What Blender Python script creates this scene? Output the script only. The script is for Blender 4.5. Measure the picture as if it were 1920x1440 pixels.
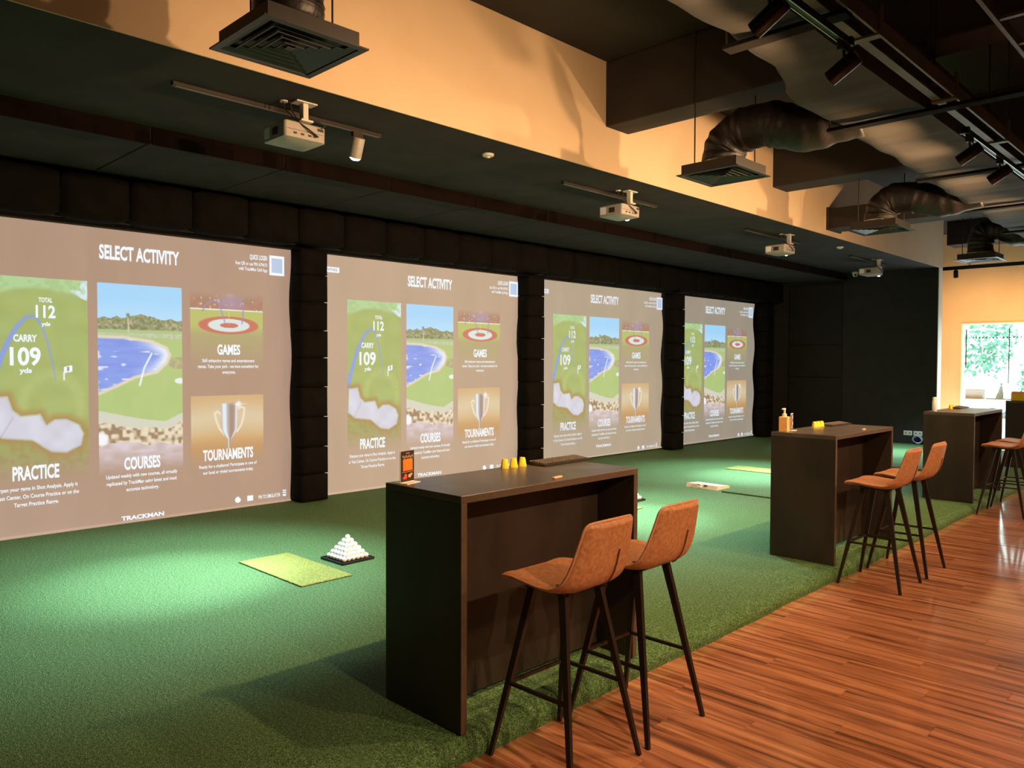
import bpy, bmesh, math, random
import numpy as np
from mathutils import Vector, Matrix
random.seed(7); rng = np.random.default_rng(7)
for o in list(bpy.data.objects): bpy.data.objects.remove(o, do_unlink=True)
S = bpy.context.scene; C = S.collection

# ------------------------------------------------------------------ camera
YAW, PIT, ROL, FOC = 0.777271119, -0.0282787314, 0.00337004563, 1458.268
fw = Vector((-math.sin(YAW)*math.cos(PIT), math.cos(YAW)*math.cos(PIT), math.sin(PIT)))
r0 = fw.cross(Vector((0, 0, 1))).normalized(); u0 = r0.cross(fw)
rr = r0*math.cos(ROL)+u0*math.sin(ROL); uu = u0*math.cos(ROL)-r0*math.sin(ROL)
cd = bpy.data.cameras.new('camera'); cam = bpy.data.objects.new('camera', cd); C.objects.link(cam)
cam.matrix_world = Matrix(((rr.x, uu.x, -fw.x, 0), (rr.y, uu.y, -fw.y, 0), (rr.z, uu.z, -fw.z, 1.64), (0, 0, 0, 1)))
cd.sensor_width = 36; cd.lens = FOC/1920*36; cd.clip_end = 200; cd.clip_start = .05
S.camera = cam
# ------------------------------------------------------------------ view and world
S.view_settings.view_transform = 'Standard'; S.view_settings.look = 'None'
S.view_settings.exposure = 0.0; S.view_settings.gamma = 1.0; S.view_settings.use_curve_mapping = False
W = bpy.data.worlds.new('daylight'); S.world = W; W.use_nodes = True
bg = W.node_tree.nodes['Background']; bg.inputs[0].default_value = (0.86, 0.97, 1.0, 1); bg.inputs[1].default_value = 7.0
SPOT_COOL, SPOT_WARM = 2300.0, 375.0
WARM, COOL = (1.0, 0.60, 0.30), (0.70, 1.0, 1.04)

# ------------------------------------------------------------------ materials
def lin(c):
    c = np.asarray(c, float)/255.0
    return np.where(c <= .04045, c/12.92, ((c+.055)/1.055)**2.4)
def L4(r, g, b): return (*[float(v) for v in lin((r, g, b))], 1.0)
MATS = {}
def mat(name, col, rough=.5, metal=0., spec=.5, var=0., vscale=(8, 8, 8), bump=0., bscale=None, col2=None, detail=4., coat=0., trans=0., emit=None, es=0.):
    """principled material with a noise that mottles its colour and its relief"""
    m = bpy.data.materials.new(name); m.use_nodes = True; MATS[name] = m
    nt = m.node_tree; N = nt.nodes; p = N['Principled BSDF']
    p.inputs['Roughness'].default_value = rough; p.inputs['Metallic'].default_value = metal
    p.inputs['Specular IOR Level'].default_value = spec
    p.inputs['Base Color'].default_value = (*col[:3], 1)
    if coat: p.inputs['Coat Weight'].default_value = coat; p.inputs['Coat Roughness'].default_value = .12
    if trans: p.inputs['Transmission Weight'].default_value = trans
    if emit: p.inputs['Emission Color'].default_value = (*emit[:3], 1); p.inputs['Emission Strength'].default_value = es
    tc = N.new('ShaderNodeNewGeometry')
    def noise(sc):
        mp = N.new('ShaderNodeMapping'); mp.inputs['Scale'].default_value = sc
        nz = N.new('ShaderNodeTexNoise'); nz.inputs['Scale'].default_value = 1; nz.inputs['Detail'].default_value = detail
        nt.links.new(tc.outputs['Position'], mp.inputs[0]); nt.links.new(mp.outputs[0], nz.inputs['Vector']); return nz
    if var or col2:
        nz = noise(vscale); mx = N.new('ShaderNodeMix'); mx.data_type = 'RGBA'
        a = col2 if col2 else tuple(v*(1-var) for v in col[:3]); b = col if col2 else tuple(v*(1+var) for v in col[:3])
        mx.inputs[6].default_value = (*a[:3], 1); mx.inputs[7].default_value = (*b[:3], 1)
        rp = N.new('ShaderNodeMapRange'); rp.inputs[1].default_value = .32; rp.inputs[2].default_value = .68
        nt.links.new(nz.outputs[0], rp.inputs[0]); nt.links.new(rp.outputs[0], mx.inputs[0]); nt.links.new(mx.outputs[2], p.inputs['Base Color'])
    if bump:
        nz = noise(bscale or vscale); bp = N.new('ShaderNodeBump'); bp.inputs['Strength'].default_value = bump; bp.inputs['Distance'].default_value = .01
        nt.links.new(nz.outputs[0], bp.inputs['Height']); nt.links.new(bp.outputs[0], p.inputs['Normal'])
    return m
mat('black_ceiling', (.046, .041, .042), .95, spec=.15, var=.15, vscale=(3, 3, 3))
mat('slab_dark', (.020, .015, .013), .9, var=.2, vscale=(2, 2, 2))
mat('beam_dark', (.022, .016, .014), .85, var=.15, vscale=(3, 3, 3))
mat('black_wall', (.020, .019, .021), .85, var=.2, vscale=(4, 4, 4), bump=.1, bscale=(60, 60, 60))
mat('black_panel', (.009, .008, .008), .8, var=.2, vscale=(4, 4, 4))
mat('black_pad', (.0060, .0050, .0047), .85, spec=.08, var=.25, vscale=(6, 6, 6), bump=.25, bscale=(14, 14, 9))
mat('brown_board', (.008, .004, .0026), .95, spec=.08, var=.2, vscale=(3, 20, 3))
mat('cream_paint', (.62, .47, .31), .75, var=.04, vscale=(2, 2, 2), bump=.04, bscale=(90, 90, 90))
mat('orange_paint', (.64, .42, .19), .75, var=.04, vscale=(2, 2, 2), bump=.04, bscale=(90, 90, 90))
mat('white_trim', (.75, .70, .60), .5)
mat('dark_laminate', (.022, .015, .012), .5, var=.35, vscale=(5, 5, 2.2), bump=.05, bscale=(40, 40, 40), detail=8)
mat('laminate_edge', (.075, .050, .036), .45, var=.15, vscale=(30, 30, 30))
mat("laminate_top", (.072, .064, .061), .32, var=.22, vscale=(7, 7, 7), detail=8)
mat('tan_leather', (.47, .215, .105), .5, col2=(.31, .130, .060), vscale=(55, 55, 55), bump=.12, bscale=(160, 160, 160))
mat('leather_piping', (.46, .23, .13), .5, var=.1, vscale=(60, 60, 60))
mat('leather_seam', (.10, .032, .012), .7, var=.1, vscale=(60, 60, 60))
mat('dark_steel', (.028, .020, .017), .42, metal=.4, var=.1, vscale=(20, 20, 20))
mat('black_metal', (.020, .016, .015), .45, metal=.3, var=.1, vscale=(20, 20, 20))
mat('black_gloss', (.022, .018, .017), .25, metal=.5, var=.1, vscale=(20, 20, 20))
mat('grille_black', (.014, .012, .011), .45, var=.15, vscale=(20, 20, 20))
mat('flex_black', (.008, .0055, .0048), .5, var=.3, vscale=(9, 9, 9), bump=.5, bscale=(22, 22, 22))
mat('duct_wrap', (.045, .039, .033), .8, var=.15, vscale=(3, 12, 3), bump=.35, bscale=(2.0, 22, 8))
mat('rail_dark', (.008, .007, .006), .85, spec=.1, var=.1, vscale=(20, 20, 20))
mat('galv_steel', (.14, .115, .09), .5, metal=.3, var=.2, vscale=(6, 6, 6))
mat('foil', (.6, .58, .55), .2, metal=.9, var=.2, vscale=(40, 40, 40), bump=.6, bscale=(70, 70, 70))
mat('track_alu', (.55, .60, .60), .3, metal=.8, var=.05, vscale=(20, 20, 20))
mat('white_plastic', (.66, .63, .58), .4, var=.05, vscale=(20, 20, 20))
mat('projector_grey', (.36, .34, .32), .45, var=.06, vscale=(25, 25, 25))
mat('vent_dark', (.03, .025, .022), .6, var=.1, vscale=(20, 20, 20))
mat('label_paper', (.85, .88, 1.0), .5, var=.1, vscale=(60, 8, 60), emit=(.62, .66, .85), es=.0)
mat('cable_black', (.012, .011, .011), .5, var=.1, vscale=(20, 20, 20))
mat('cable_blue', (.35, .45, .75), .5, var=.1, vscale=(20, 20, 20))
mat('ball_white', (.80, .79, .80), .35, var=.03, vscale=(30, 30, 30), bump=.3, bscale=(240, 240, 240))
mat('tray_black', (.012, .012, .012), .4, var=.1, vscale=(20, 20, 20))
mat('tee_yellow', (.80, .60, .03), .45, var=.06, vscale=(40, 40, 40))
mat('card_dark', (.035, .016, .010), .4, var=.1, vscale=(20, 20, 20))
mat('card_orange', (.95, .20, .02), .45, var=.08, vscale=(60, 60, 60))
mat('card_ink', (.75, .62, .50), .5, var=.05, vscale=(60, 60, 60))
mat('card_red', (.60, .07, .04), .5, var=.1, vscale=(60, 60, 60))
mat('card_peach', (.80, .36, .16), .5, var=.1, vscale=(60, 60, 60))
mat('acrylic', (.80, .74, .66), .15, var=.02, vscale=(20, 20, 20))
mat('keyboard_body', (.030, .024, .021), .4, metal=.3, var=.1, vscale=(20, 20, 20))
mat('keyboard_keys', (.075, .060, .05), .5, var=.1, vscale=(60, 60, 60))
mat('bamboo', (.72, .40, .15), .45, var=.12, vscale=(10, 10, 60))
mat('pump_cream', (.75, .68, .55), .3, var=.04, vscale=(20, 20, 20))
mat('pale_clip', (.70, .42, .25), .5, var=.1, vscale=(30, 30, 30))
mat('socket_white', (.68, .70, .72), .4, var=.03, vscale=(20, 20, 20))
mat('desk_white', (.72, .74, .74), .4, var=.04, vscale=(10, 10, 10))
mat('grey_card', (.50, .50, .50), .6, var=.05, vscale=(10, 10, 10))
mat('pale_cloth', (.45, .62, .68), .7, var=.3, vscale=(20, 20, 20))
mat('dark_teal', (.30, .42, .46), .6, var=.2, vscale=(20, 20, 20))
mat('leaf_green', (.07, .20, .13), .6, col2=(.15, .32, .22), vscale=(3, 3, 3))
mat('bark_pale', (.60, .58, .52), .8, var=.1, vscale=(6, 6, 6))
mat('pavement', (.55, .56, .55), .8, var=.08, vscale=(2, 2, 2))
mat('dot_black', (.02, .02, .02), .5, var=.1, vscale=(20, 20, 20))
mat('lens_cool', (.9, .95, 1), .3, var=.01, emit=(.92, .98, 1.0), es=40)
mat('lens_warm', (1, .8, .6), .3, var=.01, emit=(1.0, .74, .45), es=6)
mat('lens_off', (.30, .28, .26), .2, var=.05, vscale=(20, 20, 20))

def glass_mat():
    m = bpy.data.materials.new('window_glass'); m.use_nodes = True; MATS['window_glass'] = m; nt = m.node_tree; nt.nodes.clear()
    o = nt.nodes.new('ShaderNodeOutputMaterial'); g = nt.nodes.new('ShaderNodeBsdfGlossy'); g.inputs['Roughness'].default_value = .02
    t = nt.nodes.new('ShaderNodeBsdfTransparent'); t.inputs[0].default_value = (.90, .98, .96, 1)
    f = nt.nodes.new('ShaderNodeFresnel'); f.inputs[0].default_value = 1.3; x = nt.nodes.new('ShaderNodeMixShader')
    nt.links.new(f.outputs[0], x.inputs[0]); nt.links.new(t.outputs[0], x.inputs[1]); nt.links.new(g.outputs[0], x.inputs[2]); nt.links.new(x.outputs[0], o.inputs[0])
glass_mat()

def turf_mat(name, dark, light, patch):
    m = bpy.data.materials.new(name); m.use_nodes = True; MATS[name] = m; nt = m.node_tree; N = nt.nodes; p = N['Principled BSDF']
    p.inputs['Roughness'].default_value = .75; p.inputs['Specular IOR Level'].default_value = .25
    g = N.new('ShaderNodeNewGeometry')
    def nz(sc, det):
        n = N.new('ShaderNodeTexNoise'); n.inputs['Scale'].default_value = sc; n.inputs['Detail'].default_value = det; nt.links.new(g.outputs['Position'], n.inputs['Vector']); return n
    a = nz(165, 2); b = nz(2.2, 3); c = nz(60, 2)
    rp = N.new('ShaderNodeValToRGB'); e = rp.color_ramp.elements
    e[0].position = .40; e[0].color = (*dark, 1); e[1].position = .60; e[1].color = (*light, 1); q = rp.color_ramp.elements.new(.68); q.color = (*[min(v*1.9+.02, .7) for v in light], 1)
    ad = N.new('ShaderNodeMath'); ad.operation = 'MULTIPLY_ADD'; ad.inputs[1].default_value = .30; nt.links.new(c.outputs[0], ad.inputs[0])
    s = N.new('ShaderNodeMath'); s.operation = 'MULTIPLY'; s.inputs[1].default_value = .72; nt.links.new(a.outputs[0], s.inputs[0]); nt.links.new(s.outputs[0], ad.inputs[2])
    nt.links.new(ad.outputs[0], rp.inputs[0])
    mx = N.new('ShaderNodeMix'); mx.data_type = 'RGBA'; mx.blend_type = 'MULTIPLY'; mx.inputs[7].default_value = (*patch, 1)
    nt.links.new(b.outputs[0], mx.inputs[0]); nt.links.new(rp.outputs[0], mx.inputs[6]); nt.links.new(mx.outputs[2], p.inputs['Base Color'])
    bp = N.new('ShaderNodeBump'); bp.inputs['Strength'].default_value = .9; bp.inputs['Distance'].default_value = .012
    nt.links.new(a.outputs[0], bp.inputs['Height']); nt.links.new(bp.outputs[0], p.inputs['Normal'])
turf_mat('turf', (.020, .060, .018), (.135, .250, .104), (.82, .90, .80))
turf_mat('turf_mat_yellow', (.13, .155, .03), (.34, .36, .10), (.90, .92, .85))

def wood_mat():
    m = bpy.data.materials.new('floor_wood'); m.use_nodes = True; MATS['floor_wood'] = m; nt = m.node_tree; N = nt.nodes; p = N['Principled BSDF']
    p.inputs['Roughness'].default_value = .30; p.inputs['Specular IOR Level'].default_value = .5
    p.inputs['Coat Weight'].default_value = 1.0; p.inputs['Coat Roughness'].default_value = .10
    g = N.new('ShaderNodeNewGeometry'); oi = N.new('ShaderNodeObjectInfo')
    cm = N.new('ShaderNodeCombineXYZ'); mu = N.new('ShaderNodeMath'); mu.operation = 'MULTIPLY'; mu.inputs[1].default_value = 37
    nt.links.new(oi.outputs['Random'], mu.inputs[0]); nt.links.new(mu.outputs[0], cm.inputs[0]); nt.links.new(mu.outputs[0], cm.inputs[2])
    va = N.new('ShaderNodeVectorMath'); va.operation = 'ADD'; nt.links.new(g.outputs['Position'], va.inputs[0]); nt.links.new(cm.outputs[0], va.inputs[1])
    def nz(sc, det, dist=0):
        mp = N.new('ShaderNodeMapping'); mp.inputs['Scale'].default_value = sc; n = N.new('ShaderNodeTexNoise'); n.inputs['Scale'].default_value = 1
        n.inputs['Detail'].default_value = det; n.inputs['Distortion'].default_value = dist
        nt.links.new(va.outputs[0], mp.inputs[0]); nt.links.new(mp.outputs[0], n.inputs['Vector']); return n
    a = nz((1.0, 20, 1), 6, .6); b = nz((5, 120, 1), 3)
    rp = N.new('ShaderNodeValToRGB'); e = rp.color_ramp.elements
    e[0].position = .36; e[0].color = (.115, .042, .019, 1); e[1].position = .64; e[1].color = (.60, .27, .145, 1)
    k = rp.color_ramp.elements.new(.48); k.color = (.36, .138, .066, 1)
    ad = N.new('ShaderNodeMath'); ad.operation = 'MULTIPLY_ADD'; ad.inputs[1].default_value = .22; nt.links.new(b.outputs[0], ad.inputs[0])
    s = N.new('ShaderNodeMath'); s.operation = 'MULTIPLY_ADD'; s.inputs[1].default_value = .78; nt.links.new(a.outputs[0], s.inputs[0])
    rs = N.new('ShaderNodeMath'); rs.operation = 'MULTIPLY_ADD'; rs.inputs[1].default_value = .04; rs.inputs[2].default_value = -.02
    nt.links.new(oi.outputs['Random'], rs.inputs[0]); nt.links.new(rs.outputs[0], s.inputs[2]); nt.links.new(s.outputs[0], ad.inputs[2])
    nt.links.new(ad.outputs[0], rp.inputs[0]); nt.links.new(rp.outputs[0], p.inputs['Base Color'])
    bp = N.new('ShaderNodeBump'); bp.inputs['Strength'].default_value = .05; bp.inputs['Distance'].default_value = .004
    nt.links.new(b.outputs[0], bp.inputs['Height']); nt.links.new(bp.outputs[0], p.inputs['Normal'])
wood_mat()

def screen_mats():
    """the lit picture on the impact screens: object colour is the picture's background, the 'print' attribute its drawing"""
    for nm in ('screen_cloth', 'screen_print', 'screen_text'):
        m = bpy.data.materials.new(nm); m.use_nodes = True; MATS[nm] = m; nt = m.node_tree; N = nt.nodes; p = N['Principled BSDF']
        p.inputs['Base Color'].default_value = (.10, .10, .10, 1); p.inputs['Roughness'].default_value = .8; p.inputs['Specular IOR Level'].default_value = .1
        p.inputs['Emission Strength'].default_value = 1.0
        oi = N.new('ShaderNodeObjectInfo')
        if nm == 'screen_cloth':
            g = N.new('ShaderNodeNewGeometry'); mp = N.new('ShaderNodeMapping'); mp.inputs['Scale'].default_value = (1, 2.6, .8)
            z = N.new('ShaderNodeTexNoise'); z.inputs['Scale'].default_value = 1; z.inputs['Detail'].default_value = 3
            nt.links.new(g.outputs['Position'], mp.inputs[0]); nt.links.new(mp.outputs[0], z.inputs['Vector'])
            mr = N.new('ShaderNodeMapRange'); mr.inputs[3].default_value = .88; mr.inputs[4].default_value = 1.12; nt.links.new(z.outputs[0], mr.inputs[0])
            vm = N.new('ShaderNodeVectorMath'); vm.operation = 'SCALE'; nt.links.new(oi.outputs['Color'], vm.inputs[0]); nt.links.new(mr.outputs[0], vm.inputs['Scale'])
            nt.links.new(vm.outputs[0], p.inputs['Emission Color'])
        elif nm == 'screen_print':
            a = N.new('ShaderNodeAttribute'); a.attribute_name = 'print'; mx = N.new('ShaderNodeMix'); mx.data_type = 'RGBA'
            nt.links.new(a.outputs['Alpha'], mx.inputs[0]); nt.links.new(oi.outputs['Color'], mx.inputs[6]); nt.links.new(a.outputs['Color'], mx.inputs[7])
            nt.links.new(mx.outputs[2], p.inputs['Emission Color'])
        else: nt.links.new(oi.outputs['Color'], p.inputs['Emission Color'])
screen_mats()

# ------------------------------------------------------------------ mesh helpers
def box(bm, x0, x1, y0, y1, z0, z1, bev=0., seg=1):
    m = Matrix.Translation(((x0+x1)/2, (y0+y1)/2, (z0+z1)/2)) @ Matrix.Diagonal((x1-x0, y1-y0, z1-z0, 1))
    r = bmesh.ops.create_cube(bm, size=1, matrix=m)
    if bev:
        ed = list({e for v in r['verts'] for e in v.link_edges})
        bmesh.ops.bevel(bm, geom=ed, offset=bev, segments=seg, affect='EDGES', profile=.5, clamp_overlap=True)
def ring_loft(bm, rings, cap=True, close=True):
    vs = [[bm.verts.new(p) for p in r] for r in rings]; n = len(vs[0])
    for a, b in zip(vs, vs[1:]):
        for i in range(n if close else n-1):
            j = (i+1) % n
            try: bm.faces.new((a[i], a[j], b[j], b[i]))
            except ValueError: pass
    if cap:
        for r, f in ((vs[0], True), (vs[-1], False)):
            try: bm.faces.new(list(reversed(r)) if f else r)
            except ValueError: pass
    return vs
def tube(bm, pts, rad, seg=10, cap=True, rot=0.):
    pts = [Vector(p) for p in pts]; n = len(pts); rads = rad if isinstance(rad, (list, tuple)) else [rad]*n
    rings = []; prev = None
    for i, p in enumerate(pts):
        t = (pts[min(i+1, n-1)]-pts[max(i-1, 0)]).normalized()
        if prev is None:
            a = Vector((0, 0, 1)) if abs(t.z) < .9 else Vector((1, 0, 0)); s = t.cross(a).normalized()
        else: s = (prev - t*prev.dot(t)).normalized()
        prev = s; q = t.cross(s)
        rings.append([p+(s*math.cos(2*math.pi*k/seg+rot)+q*math.sin(2*math.pi*k/seg+rot))*rads[i] for k in range(seg)])
    ring_loft(bm, rings, cap)
def lathe(bm, prof, cx=0, cy=0, seg=20):
    rings = [[(cx+r*math.cos(2*math.pi*k/seg), cy+r*math.sin(2*math.pi*k/seg), z) for k in range(seg)] for r, z in prof]
    ring_loft(bm, rings)
def mesh(bm, name, smooth=False, ang=40):
    bmesh.ops.recalc_face_normals(bm, faces=bm.faces)
    me = bpy.data.meshes.new(name); bm.to_mesh(me); bm.free()
    if smooth:
        for p in me.polygons: p.use_smooth = True
        try: me.set_sharp_from_angle(angle=math.radians(ang))
        except Exception: pass
    return me
def obj(name, me, m=None, parent=None, loc=None, rotz=None):
    if isinstance(me, bmesh.types.BMesh): me = mesh(me, name)
    if m is not None and not me.materials: me.materials.append(MATS[m])
    o = bpy.data.objects.new(name, me); C.objects.link(o)
    if parent is not None: o.parent = parent
    if loc is not None: o.location = loc
    if rotz is not None: o.rotation_euler = (0, 0, rotz)
    return o
def tag(o, label, cat, group=None, kind=None):
    o['label'] = label; o['category'] = cat
    if group: o['group'] = group
    if kind: o['kind'] = kind
    return o
def thing(name, label, cat, loc=(0, 0, 0), rotz=0, group=None):
    o = bpy.data.objects.new(name, None); C.objects.link(o); o.location = loc; o.rotation_euler = (0, 0, rotz); o.empty_display_size = .1
    return tag(o, label, cat, group, 'thing')
def struct(name, me, m, label, cat, parent=None):
    o = obj(name, me, m, parent)
    if parent is None: tag(o, label, cat, kind='structure')
    return o
def bbox(*a, **k):
    bm = bmesh.new(); box(bm, *a, **k); return bm
def copy_tree(o, parent=None):
    c = o.copy(); C.objects.link(c); c.parent = parent
    for ch in o.children: copy_tree(ch, c)
    return c
def aim(o, target):
    d = (Vector(target)-Vector(o.matrix_world.translation if o.parent is None else o.location)).normalized()
    o.rotation_euler = d.to_track_quat('-Z', 'Y').to_euler()

# ------------------------------------------------------------------ the setting
ZS, ZL, ZC, XSOF, YF, YW = 3.55, 3.42, 4.63, -4.84, 17.0, 20.0
ZW = -0.10
# wooden floor: base and planks
fl = struct('floor', bbox(-2.60, 4.6, -4.2, 20, ZW-.25, ZW-.012), 'floor_wood', 'glossy red brown wooden plank floor beside the turf', 'floor')
pw, PL = .14, 1.26
bm = bmesh.new(); box(bm, -PL/2+.0008, PL/2-.0008, -pw/2+.0008, pw/2-.0008, -.012, 0, bev=.0012); plank_me = mesh(bm, 'plank'); plank_me.materials.append(MATS['floor_wood'])
row = 0; y = 1.05
while y < 12.9:
    off = (row*.47) % PL
    xmin = -2.60; xmax = 1.1 if y < 4 else .2
    x = xmin-off+PL/2
    while x-PL/2 < xmax:
        a, b = max(x-PL/2, xmin), x+PL/2
        if b-a > .06:
            o = bpy.data.objects.new('plank', plank_me); C.objects.link(o); o.parent = fl
            o.location = ((a+b)/2, y, ZW); o.scale = ((b-a)/PL, 1, 1)
        x += PL
    y += pw; row += 1
o = obj('plank_field', bbox(-2.60, 4.6, 12.98, 20, ZW-.012, ZW), 'floor_wood', fl)
o = obj('plank_field', bbox(-2.60, 4.6, -4.2, .98, ZW-.012, ZW), 'floor_wood', fl)
o = obj('plank_field', bbox(1.75, 4.6, .98, 12.98, ZW-.012, ZW-.001), 'floor_wood', fl)
# turf platform with a rolled front edge
bm = bmesh.new(); prof = [(-8.9, ZW-.1), (-2.478, ZW-.1), (-2.474, -.075)]
prof += [(-2.545+.072*math.sin(t), -.068+.068*math.cos(t)) for t in np.linspace(math.pi/2, 0, 7)] + [(-3.2, 0), (-8.9, 0)]
ys = np.linspace(-4.2, YF, 130); rings = []
for yy in ys:
    w = .006*math.sin(yy*3.1)+.004*math.sin(yy*7.7+1)
    rings.append([(px+(w if px > -2.6 else 0), yy, pz+(.004*math.sin(yy*5.3) if px > -2.6 and pz > -.08 else 0)) for px, pz in prof])
ring_loft(bm, rings)
turf = struct('floor_turf', mesh(bm, 'floor_turf', True, 50), 'turf', 'green artificial turf platform in front of the screens', 'turf')
# main slab, bay ceilings, soffit
struct('ceiling', bbox(-9.1, 4.8, -4.4, 20.2, ZC, ZC+.2), 'slab_dark', 'dark exposed ceiling slab over the wooden walkway', 'ceiling')
struct('ceiling_bay', bbox(-6.6, XSOF, -4.2, YF, ZS, ZC), 'black_ceiling', 'flat charcoal ceiling over the hitting bays', 'ceiling')
obj('soffit_face', bbox(XSOF, XSOF+.012, -4.2, YF+.22, ZS-.004, ZC), 'cream_paint', bpy.data.objects['ceiling_bay'])
cb = struct('ceiling_rear', bbox(-8.9, -6.6, -4.2, YF, ZL+.02, ZC), 'black_ceiling', 'lower charcoal ceiling panels in front of the screens', 'ceiling')
bm = bmesh.new(); box(bm, -.665, .665, -.594, .594, -.02, 0, bev=.006); pan_me = mesh(bm, 'panel'); pan_me.materials.append(MATS['black_ceiling'])
bm = bmesh.new(); box(bm, -.012, 0, -.594, .594, -.072, .072, bev=.003); brd_me = mesh(bm, 'board'); brd_me.materials.append(MATS['brown_board'])
for k in range(-4, 13):
    yc = 2.49+.6+1.2*k
    if yc+.6 > YF: break
    obj('panel', pan_me, None, cb, (-7.275, yc, ZL+.02)); obj('board', brd_me, None, cb, (-6.586, yc, 3.476))
struct('wall_left', bbox(-9.1, -8.9, -4.2, YF+.2, -.2, ZC), 'black_wall', 'black wall behind the projection screens', 'wall')
wfb = struct('wall_bay_end', bbox(-8.9, XSOF, YF, YF+.2, -.2, ZC), 'black_wall', 'black end wall closing the last hitting bay', 'wall')
obj('corner_bead', bbox(XSOF, XSOF+.012, YF-.01, YF+.22, ZW, ZS), 'white_trim', wfb)
for k, (a, b) in enumerate(((.01, 1.32), (1.335, 2.03), (2.045, 3.38))):
    obj('padded_panel', bbox(-7.9, -6.72, YF-.035, YF, a, b, bev=.012, seg=2), 'black_panel', wfb)
# far wall with its window opening
wf = bmesh.new(); WX0, WX1, WZ1 = -5.19, -1.35, 2.557
box(wf, -9.1, WX0, YW, YW+.2, -.35, ZC); box(wf, WX0, WX1, YW, YW+.2, WZ1, ZC); box(wf, WX1, 4.6, YW, YW+.2, -.35, ZC)
struct('wall_far', wf, 'orange_paint', 'warm orange painted wall around the bright window', 'wall')
struct('wall_leak_stop', bbox(-5.95, -5.75, YF+.2, YW, -.35, ZC), 'orange_paint', 'hidden orange wall added behind the bay end wall to block daylight', 'wall')  # unseen, added to keep daylight from leaking in past the bay end
struct('wall_right', bbox(4.6, 4.8, -4.4, 20.2, -.35, ZC), 'cream_paint', 'cream wall on the side opposite the screens', 'wall')
struct('wall_back', bbox(-9.1, 4.8, -4.4, -4.2, -.35, ZC), 'cream_paint', 'cream wall facing the window wall', 'wall')
# window
wn = thing('window_1', 'tall bright glazed window in the orange wall', 'window', (0, YW, 0)); wn['kind'] = 'structure'
bm = bmesh.new(); t = .035
box(bm, WX0, WX0+t, -.02, .12, ZW, WZ1); box(bm, WX1-t, WX1, -.02, .12, ZW, WZ1); box(bm, WX0+t, WX1-t, -.02, .12, WZ1-t, WZ1); box(bm, WX0+t, WX1-t, -.02, .12, ZW, ZW+.05)
obj('window_frame', bm, 'white_trim', wn)
for a, b in ((WX0+t, -4.10), (-4.095, -2.75), (-2.745, WX1-t)):
    obj('pane', bbox(a, b, .05, .06, ZW+.05, WZ1-t), 'window_glass', wn)
for x, z0 in ((-5.10, 1.55), (-4.25, 1.20)):
    bm = bmesh.new(); tube(bm, [(x, .03, z0), (x, .03, 2.42)], .011, 8); obj('door_bar', bm, 'dot_black', wn)
bm = bmesh.new(); lathe(bm, [(.0, -.001), (.017, -.001), (.017, .001), (0, .001)], seg=10); bmesh.ops.rotate(bm, verts=bm.verts, matrix=Matrix.Rotation(math.pi/2, 3, 'X'))
dot_me = mesh(bm, 'dot'); dot_me.materials.append(MATS['dot_black'])
for k in range(20): obj('dot', dot_me, None, wn, (-5.10+.067*k, .048, 2.225))
# downstand beams over the walkway
struct('ceiling_beam', bbox(XSOF, 4.6, 6.23, 6.61, 3.99, ZC, bev=.01), 'beam_dark', 'dark concrete ceiling beam behind the second square air diffuser', 'beam')
struct('ceiling_beam', bbox(XSOF, 4.6, 9.83, 10.25, 3.97, ZC, bev=.01), 'beam_dark', 'dark concrete ceiling beam over the second bar table', 'beam')
struct('ceiling_beam', bbox(XSOF-.2, 4.6, 18.2, 18.75, 4.13, ZC, bev=.01), 'beam_dark', 'dark concrete ceiling beam near the window wall', 'beam')

# ------------------------------------------------------------------ lettering
def text_mesh(s, width, cap, align='C', bold=0.0, maxw=False):
    """flat lettering in the plane Y (right) Z (up), facing +X, origin on the baseline"""
    cu = bpy.data.curves.new('lettering', 'FONT'); cu.body = s; cu.size = 1; cu.offset = bold; cu.resolution_u = 3
    o = bpy.data.objects.new('tmp', cu); C.objects.link(o); dg = bpy.context.evaluated_depsgraph_get(); dg.update()
    me = bpy.data.meshes.new_from_object(o.evaluated_get(dg)); bpy.data.objects.remove(o, do_unlink=True); bpy.data.curves.remove(cu)
    n = len(me.vertices); co = np.empty(n*3, np.float32); me.vertices.foreach_get('co', co); co = co.reshape(-1, 3)
    x0, x1 = co[:, 0].min(), co[:, 0].max(); sx = width/(x1-x0); sy = cap/.70
    sh = {'C': -(x0+x1)/2, 'L': -x0, 'R': -x1}[align]
    out = np.zeros_like(co); out[:, 1] = (co[:, 0]+sh)*sx; out[:, 2] = co[:, 1]*sy
    me.vertices.foreach_set('co', out.ravel()); me.update(); me.name = 'lettering'
    return me

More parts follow.
